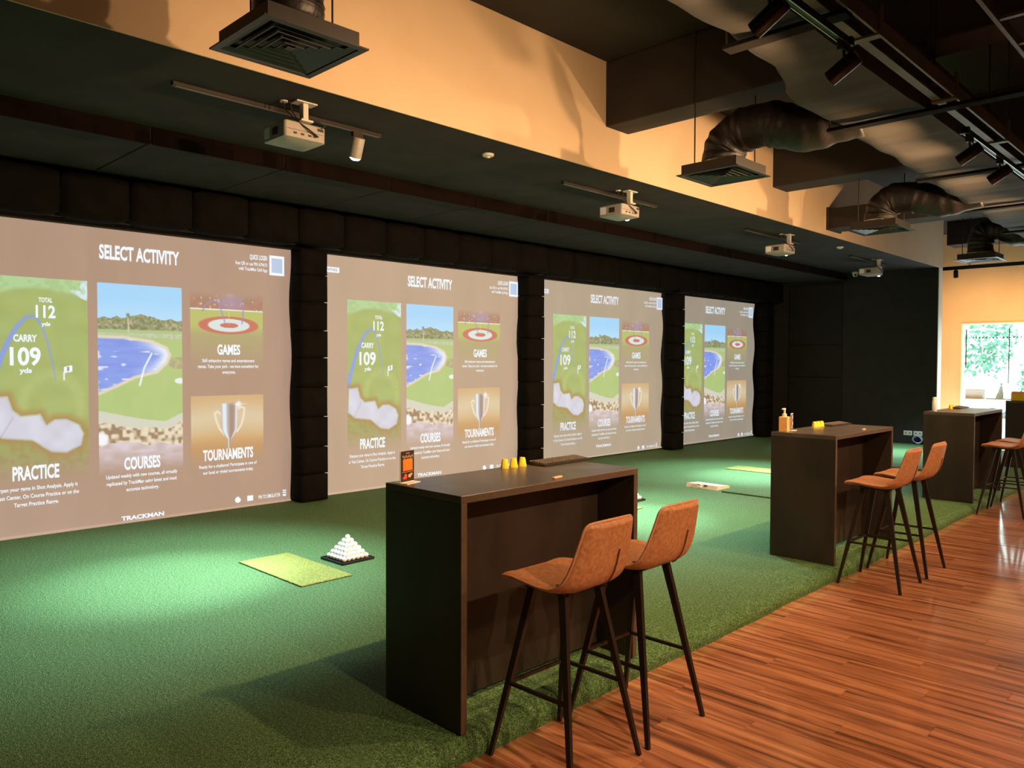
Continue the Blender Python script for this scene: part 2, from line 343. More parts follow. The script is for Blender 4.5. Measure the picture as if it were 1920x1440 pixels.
# ------------------------------------------------------------------ the pictures on the screens
def vnoise(u, v, s, seed=0):
    r = np.random.default_rng(seed); g = r.random((70, 70)); x = (u*s) % 68; y = (v*s) % 68
    i, j = x.astype(int), y.astype(int); fx, fy = x-i, y-j; fx = fx*fx*(3-2*fx); fy = fy*fy*(3-2*fy)
    return (g[j, i]*(1-fx)+g[j, i+1]*fx)*(1-fy)+(g[j+1, i]*(1-fx)+g[j+1, i+1]*fx)*fy
def inpoly(u, v, P):
    c = np.zeros(u.shape, bool); n = len(P)
    for k in range(n):
        (x1, y1), (x2, y2) = P[k], P[k-1]
        c ^= ((y1 > v) != (y2 > v)) & (u < (x2-x1)*(v-y1)/((y2-y1) or 1e-9)+x1)
    return c
def segd(u, v, P, asp):
    d = np.full(u.shape, 9.); t_ = np.zeros(u.shape)
    for k, ((x1, y1), (x2, y2)) in enumerate(zip(P, P[1:])):
        ax, ay, bx, by = x1, y1*asp, x2, y2*asp; dx, dy = bx-ax, by-ay
        t = np.clip(((u-ax)*dx+(v*asp-ay)*dy)/(dx*dx+dy*dy+1e-12), 0, 1); e = np.hypot(u-ax-t*dx, v*asp-ay-t*dy)
        m = e < d; d = np.where(m, e, d); t_ = np.where(m, (k+t)/(len(P)-1), t_)
    return d, t_
def mixc(c, col, a):
    a = np.clip(a, 0, 1)[..., None]; return c*(1-a)+np.asarray(col, float)*a
def sst(a, b, x): t = np.clip((x-a)/(b-a), 0, 1); return t*t*(3-2*t)
def pic_practice(u, v, asp):
    n = vnoise(u, v*asp, 7, 1); c = np.empty(u.shape+(3,)); c[:] = (164, 178, 106); c = mixc(c, (150, 166, 92), n*.8)
    c = mixc(c, (168, 204, 148), sst(.0, .03, .10-v-.03*np.sin(u*4)-.04*(u-.3)))
    c = mixc(c, (178, 190, 118), .6*sst(.10, .0, np.abs(np.hypot((u-.62)*1., (v-.62)*asp*.8)-.30)))
    c = mixc(c, (150, 138, 84), sst(.62, .86, v)*.9)
    P = [(.94, .0), (1.0, .0), (1.0, .1), (.92, .085), (.82, .055), (.84, .045), (.95, .055), (.92, .03)]
    c = mixc(c, (205, 228, 236), inpoly(u, v, P)*1.)
    c = mixc(c, (150, 178, 120), .35*sst(.4, .6, vnoise(u, v*asp, 22, 3)))
    A = [(.0, .56), (.05, .48), (.12, .385), (.20, .30), (.28, .235), (.36, .195), (.42, .183), (.47, .19), (.52, .22), (.57, .29), (.62, .39), (.655, .484)]
    d, t = segd(u, v, A, asp); wd = .032*(1-t)+.012
    c = mixc(c, (122, 150, 232), sst(wd, wd*.5, d)*(.95-.45*t))
    B = [(.01, .565), (.185, .559), (.231, .624), (.308, .653), (.50, .647), (.56, .70), (.64, .676), (.76, .676), (.90, .706), (.955, .753), (.92, .812), (.76, .847), (.60, .835), (.41, .776), (.13, .759), (.0, .72)]
    db, _ = segd(u, v, B+B[:1], asp); ib = inpoly(u, v, B)
    c = mixc(c, (166, 128, 78), (~ib)*sst(.10, .0, db)*.8)
    c = mixc(c, (212, 214, 228), ib*sst(.0, .03, db)); c = mixc(c, (190, 188, 205), ib*vnoise(u, v*asp, 9, 5)*.7)
    d, _ = segd(u, v, [(.12, .745), (.235, .66)], asp); c = mixc(c, (160, 160, 180), ib*sst(.012, .0, d)*.6)
    d, _ = segd(u, v, [(.745, .45), (.745, .487)], asp); c = mixc(c, (235, 240, 240), sst(.010, .004, d))
    c = mixc(c, (235, 244, 248), inpoly(u, v, [(.745, .425), (.83, .415), (.83, .447), (.745, .455)])*1.)
    c = mixc(c, (110, 120, 120), inpoly(u, v, [(.775, .425), (.80, .422), (.80, .443), (.775, .446)])*.8)
    return c, sst(1.0, .80, v)*1.0
def pic_courses(u, v, asp):
    n = vnoise(u, v*asp, 9, 11); c = np.empty(u.shape+(3,)); c[:] = (154, 208, 246); c = mixc(c, (180, 222, 248), sst(.05, .2, v)*.7)
    top = .185-.018*vnoise(u, v*0+.3, 14, 2)-.02*np.exp(-((u-.5)/.2)**2)
    tr = v > top; c = mixc(c, (142, 148, 112), tr*1.); c = mixc(c, (112, 122, 86), tr*sst(.4, .7, vnoise(u, v*asp, 34, 4))*.9); c = mixc(c, (196, 188, 158), tr*sst(.68, .8, vnoise(u, v*asp, 40, 6))*.6)
    c = mixc(c, (164, 190, 132), (v > .235)*1.); c = mixc(c, (196, 198, 180), ((v > .25) & (v < .266+.012*u))*vnoise(u, v*asp, 30, 8))
    d, _ = segd(u, v, [(.345, .155), (.35, .25)], asp); c = mixc(c, (205, 200, 180), sst(.012, .004, d)*.8); d, _ = segd(u, v, [(.345, .158), (.346, .16)], asp); c = mixc(c, (90, 112, 90), sst(.03, .01, d)*.8)
    coast = [(0, .272), (.3, .274), (.62, .292), (.80, .325), (.84, .36), (.80, .405), (.68, .452), (.42, .478), (.22, .52), (0, .56), (-.05, .4)]
    dc, _ = segd(u, v, coast, asp); sea = inpoly(u, v, coast)
    c = mixc(c, (165, 192, 120), ((v > .28) & ~sea)*1.); c = mixc(c, (176, 196, 130), ((v > .28) & ~sea)*n*.6)
    c = mixc(c, (112, 140, 226), sea*1.); c = mixc(c, (128, 156, 232), sea*vnoise(u*.6, v*asp*3, 12, 9)); c = mixc(c, (232, 238, 246), sea*sst(.76, .9, vnoise(u*.7, v*asp*2.2, 15, 15))*.8)
    c = mixc(c, (222, 232, 244), sea*sst(.17, .03, dc)*sst(.35, .8, u)); c = mixc(c, (222, 208, 190), sst(.028, .010, dc)*(u < .86)*.9)
    c = mixc(c, (170, 152, 128), ((np.hypot((u-.95)*.6, (v-.405)*asp) < .075))*vnoise(u, v*asp, 36, 21)*1.2)
    c = mixc(c, (226, 234, 230), (np.hypot((u-.97)*.7, (v-.50)*asp*1.4) < .05)*1.)
    d, _ = segd(u, v, [(.475, .52), (.53, .43), (.62, .355)], asp); c = mixc(c, (232, 240, 248), sst(.014, .006, d))
    bl = .645+.055*np.minimum(u*1.25, 1)**1.3+.02*np.sin(u*3.)-.03*sst(.75, 1., u); be = v > bl
    c = mixc(c, (204, 206, 190), be*1.); rk = v > bl+.05+.02*vnoise(u, v*0, 9, 31)-.02*u
    w = vnoise(u, v*asp, 24, 41); c = mixc(c, (206, 190, 164), rk*1.); c = mixc(c, (146, 122, 98), rk*sst(.45, .75, w)); c = mixc(c, (232, 222, 202), rk*sst(.5, .2, w)*.7)
    f = v > .80+.03*vnoise(u, v*0, 7, 51)+.02*u; c = mixc(c, (190, 170, 166), f*1.); c = mixc(c, (212, 202, 214), f*vnoise(u*.7, v*asp*2, 14, 61)); c = mixc(c, (235, 240, 248), sst(.10, .05, np.hypot(u-.03, (v-.79)*asp)))
    a = sst(1.0, .83, v); rad = .03; ex = np.maximum(np.abs(u-.5)-(.5-rad), 0); ey = np.maximum(rad-v*asp, 0); return c, a*(np.hypot(ex, ey) < rad)
def pic_games(u, v, asp):
    c = np.empty(u.shape+(3,)); c[:] = (150, 112, 94); c = mixc(c, (176, 112, 96), sst(.45, .7, vnoise(u, v*asp, 26, 71))*(v < .23)); c = mixc(c, (228, 206, 190), sst(.80, .9, vnoise(u, v*asp, 34, 72))*(v < .22))
    c = mixc(c, (160, 140, 190), sst(.26, .05, np.hypot(u-.54, (v-.10)*asp*1.1))*.8); c = mixc(c, (226, 232, 246), sst(.07, .0, np.hypot((u-.53)*.8, (v-.02)*asp)))
    gl = .215+.004*u; g = v > gl; c = mixc(c, (178, 190, 104), g*1.); c = mixc(c, (168, 162, 112), sst(.38, .55, v)*g)
    for ru, rv, k in ((.41, .105, (196, 100, 82)), (.285, .077, (214, 232, 232)), (.125, .031, (194, 104, 90))):
        c = mixc(c, k, sst(1.06, .96, np.hypot((u-.52)/ru, (v-.40)/rv)))
    c = mixc(c, (240, 240, 232), sst(.010, .005, np.abs(v-gl)*asp))
    for P in ([(.16, .24), (.22, .15), (.30, .11), (.38, .14), (.46, .36)], [(.70, .37), (.72, .22), (.67, .08), (.60, .02)]):
        d, _ = segd(u, v, P, asp); c = mixc(c, (140, 132, 206), sst(.016, .006, d)*.7)
    d, _ = segd(u, v, [(.52, .24), (.52, .39)], asp); c = mixc(c, (214, 226, 160), sst(.008, .004, d)*.8)
    return c, .85*np.maximum(sst(1.0, .42, v)*(v >= .2), (v < .22)*sst(0., .12, v)*.8)
def pic_trophy(u, v, asp):
    c = np.empty(u.shape+(3,)); c[:] = (206, 168, 116); c = mixc(c, (216, 202, 170), sst(.35, .0, np.abs(v-.33+.05*np.sin(u*3)))*.9); c = mixc(c, (186, 140, 86), sst(.5, .75, v)*.9)
    hw = np.where(v < .46, .118-.03*(v-.1), np.maximum(.107-.107*((v-.46)/.16)**1.4*1., 0.02)); hw = np.where(v > .60, .020+.0*v, hw)
    s = (u-.515)/hw; cup = (np.abs(s) < 1) & (v > .105+.012*s*s) & (v < .74); col = np.empty(u.shape+(3,)); col[:] = (176, 166, 172)
    col = mixc(col, (222, 240, 250), sst(.45, .1, np.abs(s+.6))); col = mixc(col, (150, 130, 122), sst(.5, .1, np.abs(s-.3))); col = mixc(col, (226, 222, 226), sst(.22, .05, np.abs(s-.85)))
    for P in ([(.40, .25), (.35, .215), (.315, .24), (.335, .34), (.38, .45), (.44, .525)], [(.63, .19), (.685, .165), (.725, .18), (.715, .29), (.685, .40), (.62, .50)]):
        d, _ = segd(u, v, P, asp); c = mixc(c, (238, 228, 205), sst(.020, .008, d))
    c = np.where(cup[..., None], col, c)
    d = np.hypot(u-.645, (v-.125)*asp); c = mixc(c, (232, 246, 252), sst(.055, .015, d)); c = mixc(c, (240, 246, 246), sst(.16, .0, np.abs(u-.645))*sst(.012, .0, np.abs(v-.125)*asp)*.9+sst(.10, .0, np.abs(v-.125)*asp)*sst(.010, .0, np.abs(u-.645))*.9)
    return c, sst(1.0, .66, v)*.85
def tile_mesh(fn, w, h, res):
    nx, ny = int(w/res), int(h/res); asp = h/w
    U, V = np.meshgrid(np.linspace(0, 1, nx+1), np.linspace(0, 1, ny+1)); c, a = fn(U, V, asp)
    co = np.zeros((U.size, 3), np.float32); co[:, 1] = (U.ravel()-.5)*w; co[:, 2] = -V.ravel()*h
    i = (np.arange(ny)[:, None]*(nx+1)+np.arange(nx)[None]).ravel(); F = np.stack([i, i+nx+1, i+nx+2, i+1], 1)
    me = bpy.data.meshes.new('picture'); me.vertices.add(len(co)); me.vertices.foreach_set('co', co.ravel())
    me.loops.add(F.size); me.loops.foreach_set('vertex_index', F.ravel().astype(np.int32)); me.polygons.add(len(F)); me.polygons.foreach_set('loop_start', np.arange(0, F.size, 4, dtype=np.int32))
    me.update(calc_edges=True); at = me.color_attributes.new('print', 'FLOAT_COLOR', 'POINT')
    rgba = np.ones((U.size, 4), np.float32); rgba[:, :3] = lin(np.clip(c, 0, 255)).reshape(-1, 3); rgba[:, 3] = np.clip(a*np.ones_like(U), 0, 1).ravel()
    at.data.foreach_set('color', rgba.ravel()); me.materials.append(MATS['screen_print']); return me
TW = .83
tiles = [(tile_mesh(pic_practice, TW, 1.96, .0065), -.9125, 2.41), (tile_mesh(pic_courses, TW, 1.96, .0065), .0025, 2.41), (tile_mesh(pic_games, TW, .92, .0065), .9165, 2.40), (tile_mesh(pic_trophy, TW, .81, .0065), .9165, 1.262)]
T = []   # (mesh, y, z, follows the right end)
def ln(s, w, cap, y, z, al='C', bold=.035, right=False): T.append((text_mesh(s, w, cap, al, bold), y, z, right))
ln('SELECT ACTIVITY', .78, .132, 0, 2.645, bold=.035)
ln('PRACTICE', .385, .124, -.955, .535); ln('COURSES', .355, .118, 0, .545); ln('GAMES', .262, .104, .925, 1.714); ln('TOURNAMENTS', .575, .112, .915, .560)
for s, w, z in (('Sharpen your game in Shot Analysis. Apply it', .70, .435), ('in Test Center, On Course Practice or on the', .72, .362), ('Target Practice Range.', .37, .289)): ln(s, w, .036, -.955, z, bold=.02)
for s, w, z in (('Updated weekly with new courses, all virtually', .70, .465), ('replicated by TrackMan using latest and most', .69, .395), ('accurate technology.', .32, .325)): ln(s, w, .036, .0, z, bold=.02)
for s, w, z in (('Skill enhancing games and entertainment', .60, 1.628), ('games. Take your pick - we have something for', .70, 1.565), ('everyone.', .15, 1.502)): ln(s, w, .034, .925, z, bold=.02)
for s, w, z in (('Ready for a challenge? Participate in one of', .66, .478), ('our local or global tournaments today.', .58, .412)): ln(s, w, .034, .915, z, bold=.02)
ln('TOTAL', .115, .042, -.86, 2.185); ln('112', .165, .112, -.86, 2.042, bold=.03); ln('yds', .075, .035, -.86, 1.965)
ln('CARRY', .19, .062, -1.03, 1.815); ln('109', .25, .158, -1.03, 1.60, bold=.03); ln('yds', .10, .045, -1.03, 1.525)
ln('QUICK LOGIN', .21, .052, -.03, 2.785, 'R', .03, True); ln('Scan QR or use PIN 679A73', .38, .036, -.03, 2.715, 'R', .02, True); ln('with TrackMan Golf App', .34, .036, -.03, 2.655, 'R', .02, True)
ln('PIN TO SIMULATOR', .27, .040, 1.40, .070, 'C', .02)
TRACK = text_mesh('TRACKMAN', .42, .040, 'C', .045)
ALLA = text_mesh('ALL ACTIVITIES', .36, .030, 'C', .01)
bm = bmesh.new(); box(bm, 0, .002, 0, .185, -.225, 0); qr_me = mesh(bm, 'login_panel'); qr_me.materials.append(MATS['screen_text'])
bm = bmesh.new(); box(bm, .002, .003, .025, .16, -.195, -.03); qr_in = mesh(bm, 'login_panel_inset'); qr_in.materials.append(MATS['screen_text'])
bm = bmesh.new(); box(bm, 0, .002, -.21, .21, 0, .066); btn_me = mesh(bm, 'button'); btn_me.materials.append(MATS['screen_text'])
bm = bmesh.new(); ring_loft(bm, [[(0, .035*math.sin(a)*(1-.35*(math.cos(a) > .5)), .035*math.cos(a)+.03) for a in np.linspace(0, 2*math.pi, 13)[:-1]], [(.002, .035*math.sin(a)*(1-.35*(math.cos(a) > .5)), .035*math.cos(a)+.03) for a in np.linspace(0, 2*math.pi, 13)[:-1]]]); ic1 = mesh(bm, 'icon'); ic1.materials.append(MATS['screen_text'])
bm = bmesh.new(); box(bm, 0, .002, -.035, .035, 0, .06); ic2 = mesh(bm, 'icon'); ic2.materials.append(MATS['screen_text'])
bm = bmesh.new(); box(bm, 0, .002, -.022, .022, 0, .022); box(bm, 0, .002, -.022, .022, .034, .048); box(bm, 0, .002, -.022, .022, .058, .072); ic3 = mesh(bm, 'icon'); ic3.materials.append(MATS['screen_text'])
XSC = -8.25
def cloth_mesh(y0, y1, z0, z1, seed):
    ny, nz = 70, 50; bm = bmesh.new(); V = []
    for j in range(nz+1):
        z = z0+(z1-z0)*j/nz; rowv = []
        for i in range(ny+1):
            f = i/ny; y = y0+(y1-y0)*f; ed = math.exp(-((1-f)/.035)**2); bt = math.exp(-((z-z0)/.18)**2)
            x = -.020*ed*(1+math.sin(z*6+seed))-.008*bt*(1+math.sin(y*5+seed*2)); dz = .012*ed*math.sin(seed+3)*bt-.010*bt*(1+math.sin(y*2.1+seed))
            rowv.append(bm.verts.new((x, y+.012*ed*math.sin(z*5.1+seed)*(1 if z < 2 else .3), z+dz if j == 0 else z)))
        V.append(rowv)
    for j in range(nz):
        for i in range(ny): bm.faces.new((V[j][i], V[j][i+1], V[j+1][i+1], V[j+1][i]))
    me = mesh(bm, 'cloth', True, 180)
    if me.polygons[0].normal.x < 0: me.flip_normals()
    return me
SCR = [dict(c=3.0, y0=1.12, y1=4.69, bgc=(166, 137, 119), wh=(236, 244, 250), qr=1.416, tz=.032, z0=.015, lab='large tan lit screen beside the first padded column, nearest end of the row'),
       dict(c=6.79, y0=4.97, y1=8.525, bgc=(178, 153, 131), wh=(232, 242, 248), qr=1.52, tz=.088, z0=.02, lab='tan lit golf menu screen behind the bar table with the orange card'),
       dict(c=10.642, y0=8.78, y1=12.42, bgc=(166, 151, 131), wh=(222, 230, 240), qr=1.56, tz=.19, z0=.05, lab='greyish tan lit screen whose bottom edge shows past the first bar table'),
       dict(c=14.325, y0=12.72, y1=16.02, bgc=(150, 140, 126), wh=(214, 232, 242), qr=1.405, tz=.118, z0=.05, lab='narrow looking grey lit screen beside the plain black end wall')]
for k, d in enumerate(SCR):
    t = thing('impact_screen', d['lab'], 'screen', (XSC, d['c'], 0), 0, 'projected golf simulator screens')
    def put(nm, me, y, z, x, col, mt=None):
        o = obj(nm, me, mt, t, (x, y, z)); o.color = col; return o
    B = L4(*d['bgc']); WH = tuple(v*1.0 for v in L4(*d['wh']))
    put('cloth', cloth_mesh(d['y0']-d['c'], d['y1']-d['c'], d['z0'], 2.948, k*1.7), 0, 0, 0, B, 'screen_cloth')
    bm = bmesh.new(); tube(bm, [(.0, d['y0']-d['c'], d['z0']-.005), (0, d['y1']-d['c']-.02, d['z0']-.005)], .014, 8); put('hem_bar', bm, 0, 0, 0, tuple(v*1.25 for v in B[:3])+(1,), 'screen_cloth')
    bm = bmesh.new(); tube(bm, [(.0, d['y0']-d['c'], 2.95), (0, d['y1']-d['c'], 2.95)], .012, 8); put('top_rail', bm, 0, 0, 0, (1, 1, 1, 1), 'black_metal')
    for me, y, z in tiles: put('picture', me, y, z, .004, B)
    for me, y, z, rt in T: put('lettering', me, (d['qr'] if rt else 0)+y, z, .010, WH, 'screen_text')
    put('lettering', TRACK, -.02 if k else -.0, d['tz'], .010, WH, 'screen_text')
    put('button', btn_me, -1.655, 2.725, .006, WH); put('lettering', ALLA, -1.655, 2.743, .010, L4(120, 120, 125), 'screen_text')
    put('login_panel', qr_me, d['qr'], 2.85, .006, WH); put('login_panel_inset', qr_in, d['qr'], 2.85, .006, L4(176, 196, 226))
    put('icon', ic1, 1.02, .062, .006, WH); put('icon', ic2, 1.165, .062, .006, WH); put('icon', ic3, 1.59, .066, .006, WH)

# ------------------------------------------------------------------ padded columns and header
def pad_mesh(dx, dy, dz, bev):
    bm = bmesh.new(); box(bm, -dx/2, dx/2, -dy/2, dy/2, -dz/2, dz/2)
    bmesh.ops.subdivide_edges(bm, edges=bm.edges, cuts=5, use_grid_fill=True)
    for v in bm.verts:
        a, b, c = v.co.x/(dx/2), v.co.y/(dy/2), v.co.z/(dz/2)
        f = lambda p, q: (1-abs(p)**2.6)*(1-abs(q)**2.6)
        s = Vector((np.sign(a)*(abs(a) > .99)*f(b, c), np.sign(b)*(abs(b) > .99)*f(a, c), np.sign(c)*(abs(c) > .99)*f(a, b)*.3))
        w = .006*math.sin(v.co.y*31+v.co.z*17)+.004*math.sin(v.co.z*47+v.co.x*23)
        e = max(abs(a)+abs(b), abs(b)+abs(c), abs(a)+abs(c))-1
        v.co -= Vector((np.sign(a)*max(e, 0)**4*bev*.5, np.sign(b)*max(e, 0)**4*bev*.5, np.sign(c)*max(e, 0)**4*bev))
        v.co += s*(.016+w)
    me = mesh(bm, 'pad', True, 180); me.materials.append(MATS['black_pad']); return me
seams = [0.005, .32, .64, .99, 1.34, 1.68, 2.0, 2.33, 2.64, 2.935]
PADS = {}
for k, (ya, yb, lab) in enumerate(((.70, 1.08, 'black padded column at the outer side of the first screen'), (4.665, 5.02, 'black padded column between the first and second screens'), (8.465, 8.82, 'black padded column behind the keyboard on the first bar table'), (12.41, 12.76, 'black padded column between the third and fourth screens'), (16.06, 16.40, 'black padded column between the last screen and end wall'))):
    t = thing('padded_column', lab, 'column', (-8.10, (ya+yb)/2, 0), 0, 'black padded screen columns')
    for a, b in zip(seams, seams[1:]):
        key = round(b-a, 2)
        if key not in PADS: PADS[key] = pad_mesh(.235, yb-ya-.03, b-a+.006, .008)
        o = obj('pad', PADS[key], None, t, (0, random.uniform(-.004, .004), (a+b)/2)); o.rotation_euler = (random.uniform(-.012, .012), 0, random.choice((0, math.pi)))
    obj('post', bbox(-.115, -.02, -(yb-ya)/2+.03, (yb-ya)/2-.03, 0, 2.93), 'black_panel', t)
t = thing('padded_header', 'long black padded valance running above all the screens', 'valance', (-8.12, 0, 3.19))
hp = pad_mesh(.30, .612, .43, .03)
for k in range(-1, 25):
    yc = 2.21+.305+.61*k
    if yc+.3 > 16.9: break
    o = obj('pad', hp, None, t, (random.uniform(-.006, .006), yc, random.uniform(-.006, .006))); o.rotation_euler = (0, random.uniform(-.02, .02), random.choice((0, math.pi)))
bm = bmesh.new(); box(bm, -.33, -.02, -.3, 16.9, -.20, .20); obj('backing_board', bm, 'black_panel', t)
obj('side_drape', bbox(-8.6, -8.5, -4.1, YF, 0, 3.42), 'black_panel', bpy.data.objects['wall_left'])

# ------------------------------------------------------------------ bar tables
TX0, TX1, TH, TL = -3.062, -2.514, 1.055, 1.31
def make_table():
    t = thing('bar_table', '', 'table'); w = TX1-TX0; k = .036
    bm = bmesh.new(); box(bm, 0, w, 0, TL, TH-.034, TH, bev=.0015); o = obj('tabletop', bm, 'laminate_top', t)
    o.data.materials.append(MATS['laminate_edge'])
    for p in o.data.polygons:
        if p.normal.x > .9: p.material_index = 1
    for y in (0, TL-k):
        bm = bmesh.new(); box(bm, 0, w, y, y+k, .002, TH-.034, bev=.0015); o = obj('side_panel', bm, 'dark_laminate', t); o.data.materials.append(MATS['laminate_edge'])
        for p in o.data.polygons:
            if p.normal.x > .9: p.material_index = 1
    bm = bmesh.new(); box(bm, w-.268, w-.25, k, TL-k, .03, TH-.034); obj('back_panel', bm, 'dark_laminate', t)
    return t
tb = make_table()
for k, (y, lab) in enumerate(((2.243, 'dark brown bar table holding the small orange menu card'), (6.262, 'dark brown bar table holding the bamboo pump bottle'), (10.268, 'dark brown bar table holding the white spray can'), (14.28, 'dark brown bar table with a yellow carton, by the window'))):
    t = tb if k == 0 else copy_tree(tb); t.location = (TX0, y, 0); t['label'] = lab; t['group'] = 'bar tables along the turf edge'

# ------------------------------------------------------------------ bar stools
def make_stool():
    t = thing('bar_stool', '', 'stool')
    P = [(-.205, .778), (-.195, .786), (-.17, .792), (-.13, .794), (-.06, .787), (.02, .780), (.09, .780), (.14, .789), (.18, .812), (.207, .85), (.224, .90), (.238, .96), (.249, 1.01), (.256, 1.045), (.260, 1.066), (.261, 1.078)]
    # resample the profile
    pts = [Vector((x, 0, z)) for x, z in P]; seg = [0]
    for a, b in zip(pts, pts[1:]): seg.append(seg[-1]+(b-a).length)
    Lh = seg[-1]
    def at(s):
        for i in range(len(seg)-1):
            if s <= seg[i+1]+1e-9:
                f = (s-seg[i])/(seg[i+1]-seg[i]); return pts[i].lerp(pts[i+1], f)
        return pts[-1]
    def width(s):
        f = s/Lh; w = float(np.interp(f, [0, .1, .35, .55, .75, 1.], [.198, .205, .216, .212, .190, .156]))
        for d, r in ((s, .030), (Lh-s, .042)):
            if d < r: w = w-r+math.sqrt(max(r*r-(r-d)**2, 0))
        return w
    ear = lambda f: .014*min(max((f-.75)/.25, 0), 1)
    st = sorted({*np.linspace(0, Lh, 34), *np.linspace(0, .030, 6), *np.linspace(Lh-.042, Lh, 7)}); rings = []; e1 = []; e2 = []; K = 30; surf = {}
    for s in st:
        p = at(s); a, b = at(max(s-.012, 0)), at(min(s+.012, Lh)); tg = (b-a).normalized(); n = Vector((-tg.z, 0, tg.x)); w = width(s)
        en = min(s, Lh-s); th = .019*min(1, math.sqrt(max(en, .0005)/.012)); f = s/Lh
        buc = .016 if f < .45 else .016+.018*min((f-.45)/.2, 1); ring = []
        for k in range(K):
            an = 2*math.pi*k/K; cx, sn = math.cos(an), math.sin(an); lat = math.copysign(abs(cx)**.30, cx)*w; nn = math.copysign(abs(sn)**.75, sn)*th*(1-.25*abs(cx)**4)
            ring.append(p+Vector((0, lat, ear(f)*(lat/.17)**2))+n*(nn+buc*(lat/.2)**2))
        rings.append(ring); e1.append(p+Vector((0, w*1.0, ear(f)*(w/.17)**2))+n*(buc*(w/.2)**2)); e2.append(p+Vector((0, -w*1.0, ear(f)*(w/.17)**2))+n*(buc*(w/.2)**2)); surf[s] = (p, n, th, buc)
    bm = bmesh.new(); ring_loft(bm, rings); me = mesh(bm, 'seat_shell', True, 60); obj('seat_shell', me, 'tan_leather', t)
    bm = bmesh.new(); loop = e1+list(reversed(e2)); tube(bm, loop, .0065, 6); obj('piping', mesh(bm, 'piping', True, 180), 'leather_piping', t)
    bm = bmesh.new(); tube(bm, [surf[s][0]+Vector((0, .055, 0))-surf[s][1]*(surf[s][2]-.0005)+surf[s][1]*surf[s][3]*(.055/.2)**2 for s in st if .52 < s/Lh < .83], .003, 5); obj('back_seam', bm, 'leather_seam', t)
    bm = bmesh.new(); sm = min(st, key=lambda q: abs(q/Lh-.49)); p, n, th, bu = surf[sm]
    tube(bm, [p+Vector((0, y, 0))+n*(th-.0005+bu*(y/.2)**2) for y in np.linspace(-.19, .19, 12)], .003, 5); obj('seat_seam', bm, 'leather_seam', t)
    for sx in (-1, 1):
        for sy in (-1, 1):
            bm = bmesh.new(); tp = Vector((sx*.085, sy*.115, .772)); bt = Vector((sx*.233, sy*.233, 0.0))
            dr = (bt-tp).normalized(); A = Vector((1, 0, 0)); A = (A-dr*A.dot(dr)).normalized(); Bv = dr.cross(A)
            def sq(c, a, b): return [c+A*a+Bv*b, c-A*a+Bv*b, c-A*a-Bv*b, c+A*a-Bv*b]
            r1 = sq(tp, .019, .012); r2 = sq(bt, .010, .008)
            for q in r2: q.z = max(q.z, 0)
            ring_loft(bm, [r1, r2]); obj('leg', bm, 'dark_steel', t)
    f = .33/.772; c = lambda sx, sy: Vector((sx*(.233-(.233-.085)*f), sy*(.233-(.233-.115)*f), .33))
    for a, b in (((-1, -1), (-1, 1)), ((-1, -1), (1, -1)), ((-1, 1), (1, 1))):
        bm = bmesh.new(); tube(bm, [c(*a), c(*b)], .0105, 4, rot=math.pi/4); obj('footrest', bm, 'dark_steel', t)
    obj('seat_plate', bbox(-.115, .105, -.135, .135, .757, .772), 'dark_steel', t)
    return t
st0 = make_stool()
for k, (y, lab) in enumerate(((2.59, 'tan leather bar stool in front of the menu card table, by its outer end'), (3.125, 'tan leather bar stool in front of the menu card table, by its inner end'), (6.405, 'tan leather bar stool at the pump bottle table, nearer the pump bottle'), (7.03, 'tan leather bar stool at the pump bottle table, nearer its keyboard'),
                              (10.40, 'tan leather bar stool at the spray can table, nearer the spray can'), (11.02, 'tan leather bar stool at the spray can table, nearer its keyboard'))):
    t = st0 if k == 0 else copy_tree(st0); t.location = (-2.213, y, ZW); t['label'] = lab; t['group'] = 'tan bar stools along the turf edge'

# ------------------------------------------------------------------ things on the tables
def tee_mesh():
    bm = bmesh.new(); seg = 24; prof = [(.0235, 0), (.0235, .004), (.0205, .02), (.0165, .042), (.014, .050), (.010, .050), (.009, .03)]; rings = []
    for r, z in prof:
        rings.append([((r+(.0022 if (k//2) % 3 == 0 and z < .045 else 0))*math.cos(2*math.pi*k/seg), (r+(.0022 if (k//2) % 3 == 0 and z < .045 else 0))*math.sin(2*math.pi*k/seg), z) for k in range(seg)])
    ring_loft(bm, rings); me = mesh(bm, 'rubber_tee', True, 35); me.materials.append(MATS['tee_yellow']); return me
tee = tee_mesh()
def tees(spots, where, grp):
    for (x, y), w in zip(spots, ('farthest from the keyboard', 'in the middle of the row', 'nearest the keyboard') if len(spots) == 3 else ('farther from the keyboard', 'nearer the keyboard')):
        tag(obj('rubber_tee', tee, None, None, (x, y, TH)), 'yellow rubber tee on the %s, %s' % (where, w), 'golf tee', grp, 'thing')
tees([(-3.025, 3.02), (-3.02, 3.085), (-3.015, 3.15)], 'menu card table', 'yellow tees on the first table')
tees([(-3.0, 6.99), (-3.0, 7.06), (-2.995, 7.125)], 'pump bottle table', 'yellow tees on the second table')
tees([(-3.0, 11.14), (-3.0, 11.22)], 'spray can table', 'yellow tees on the third table')
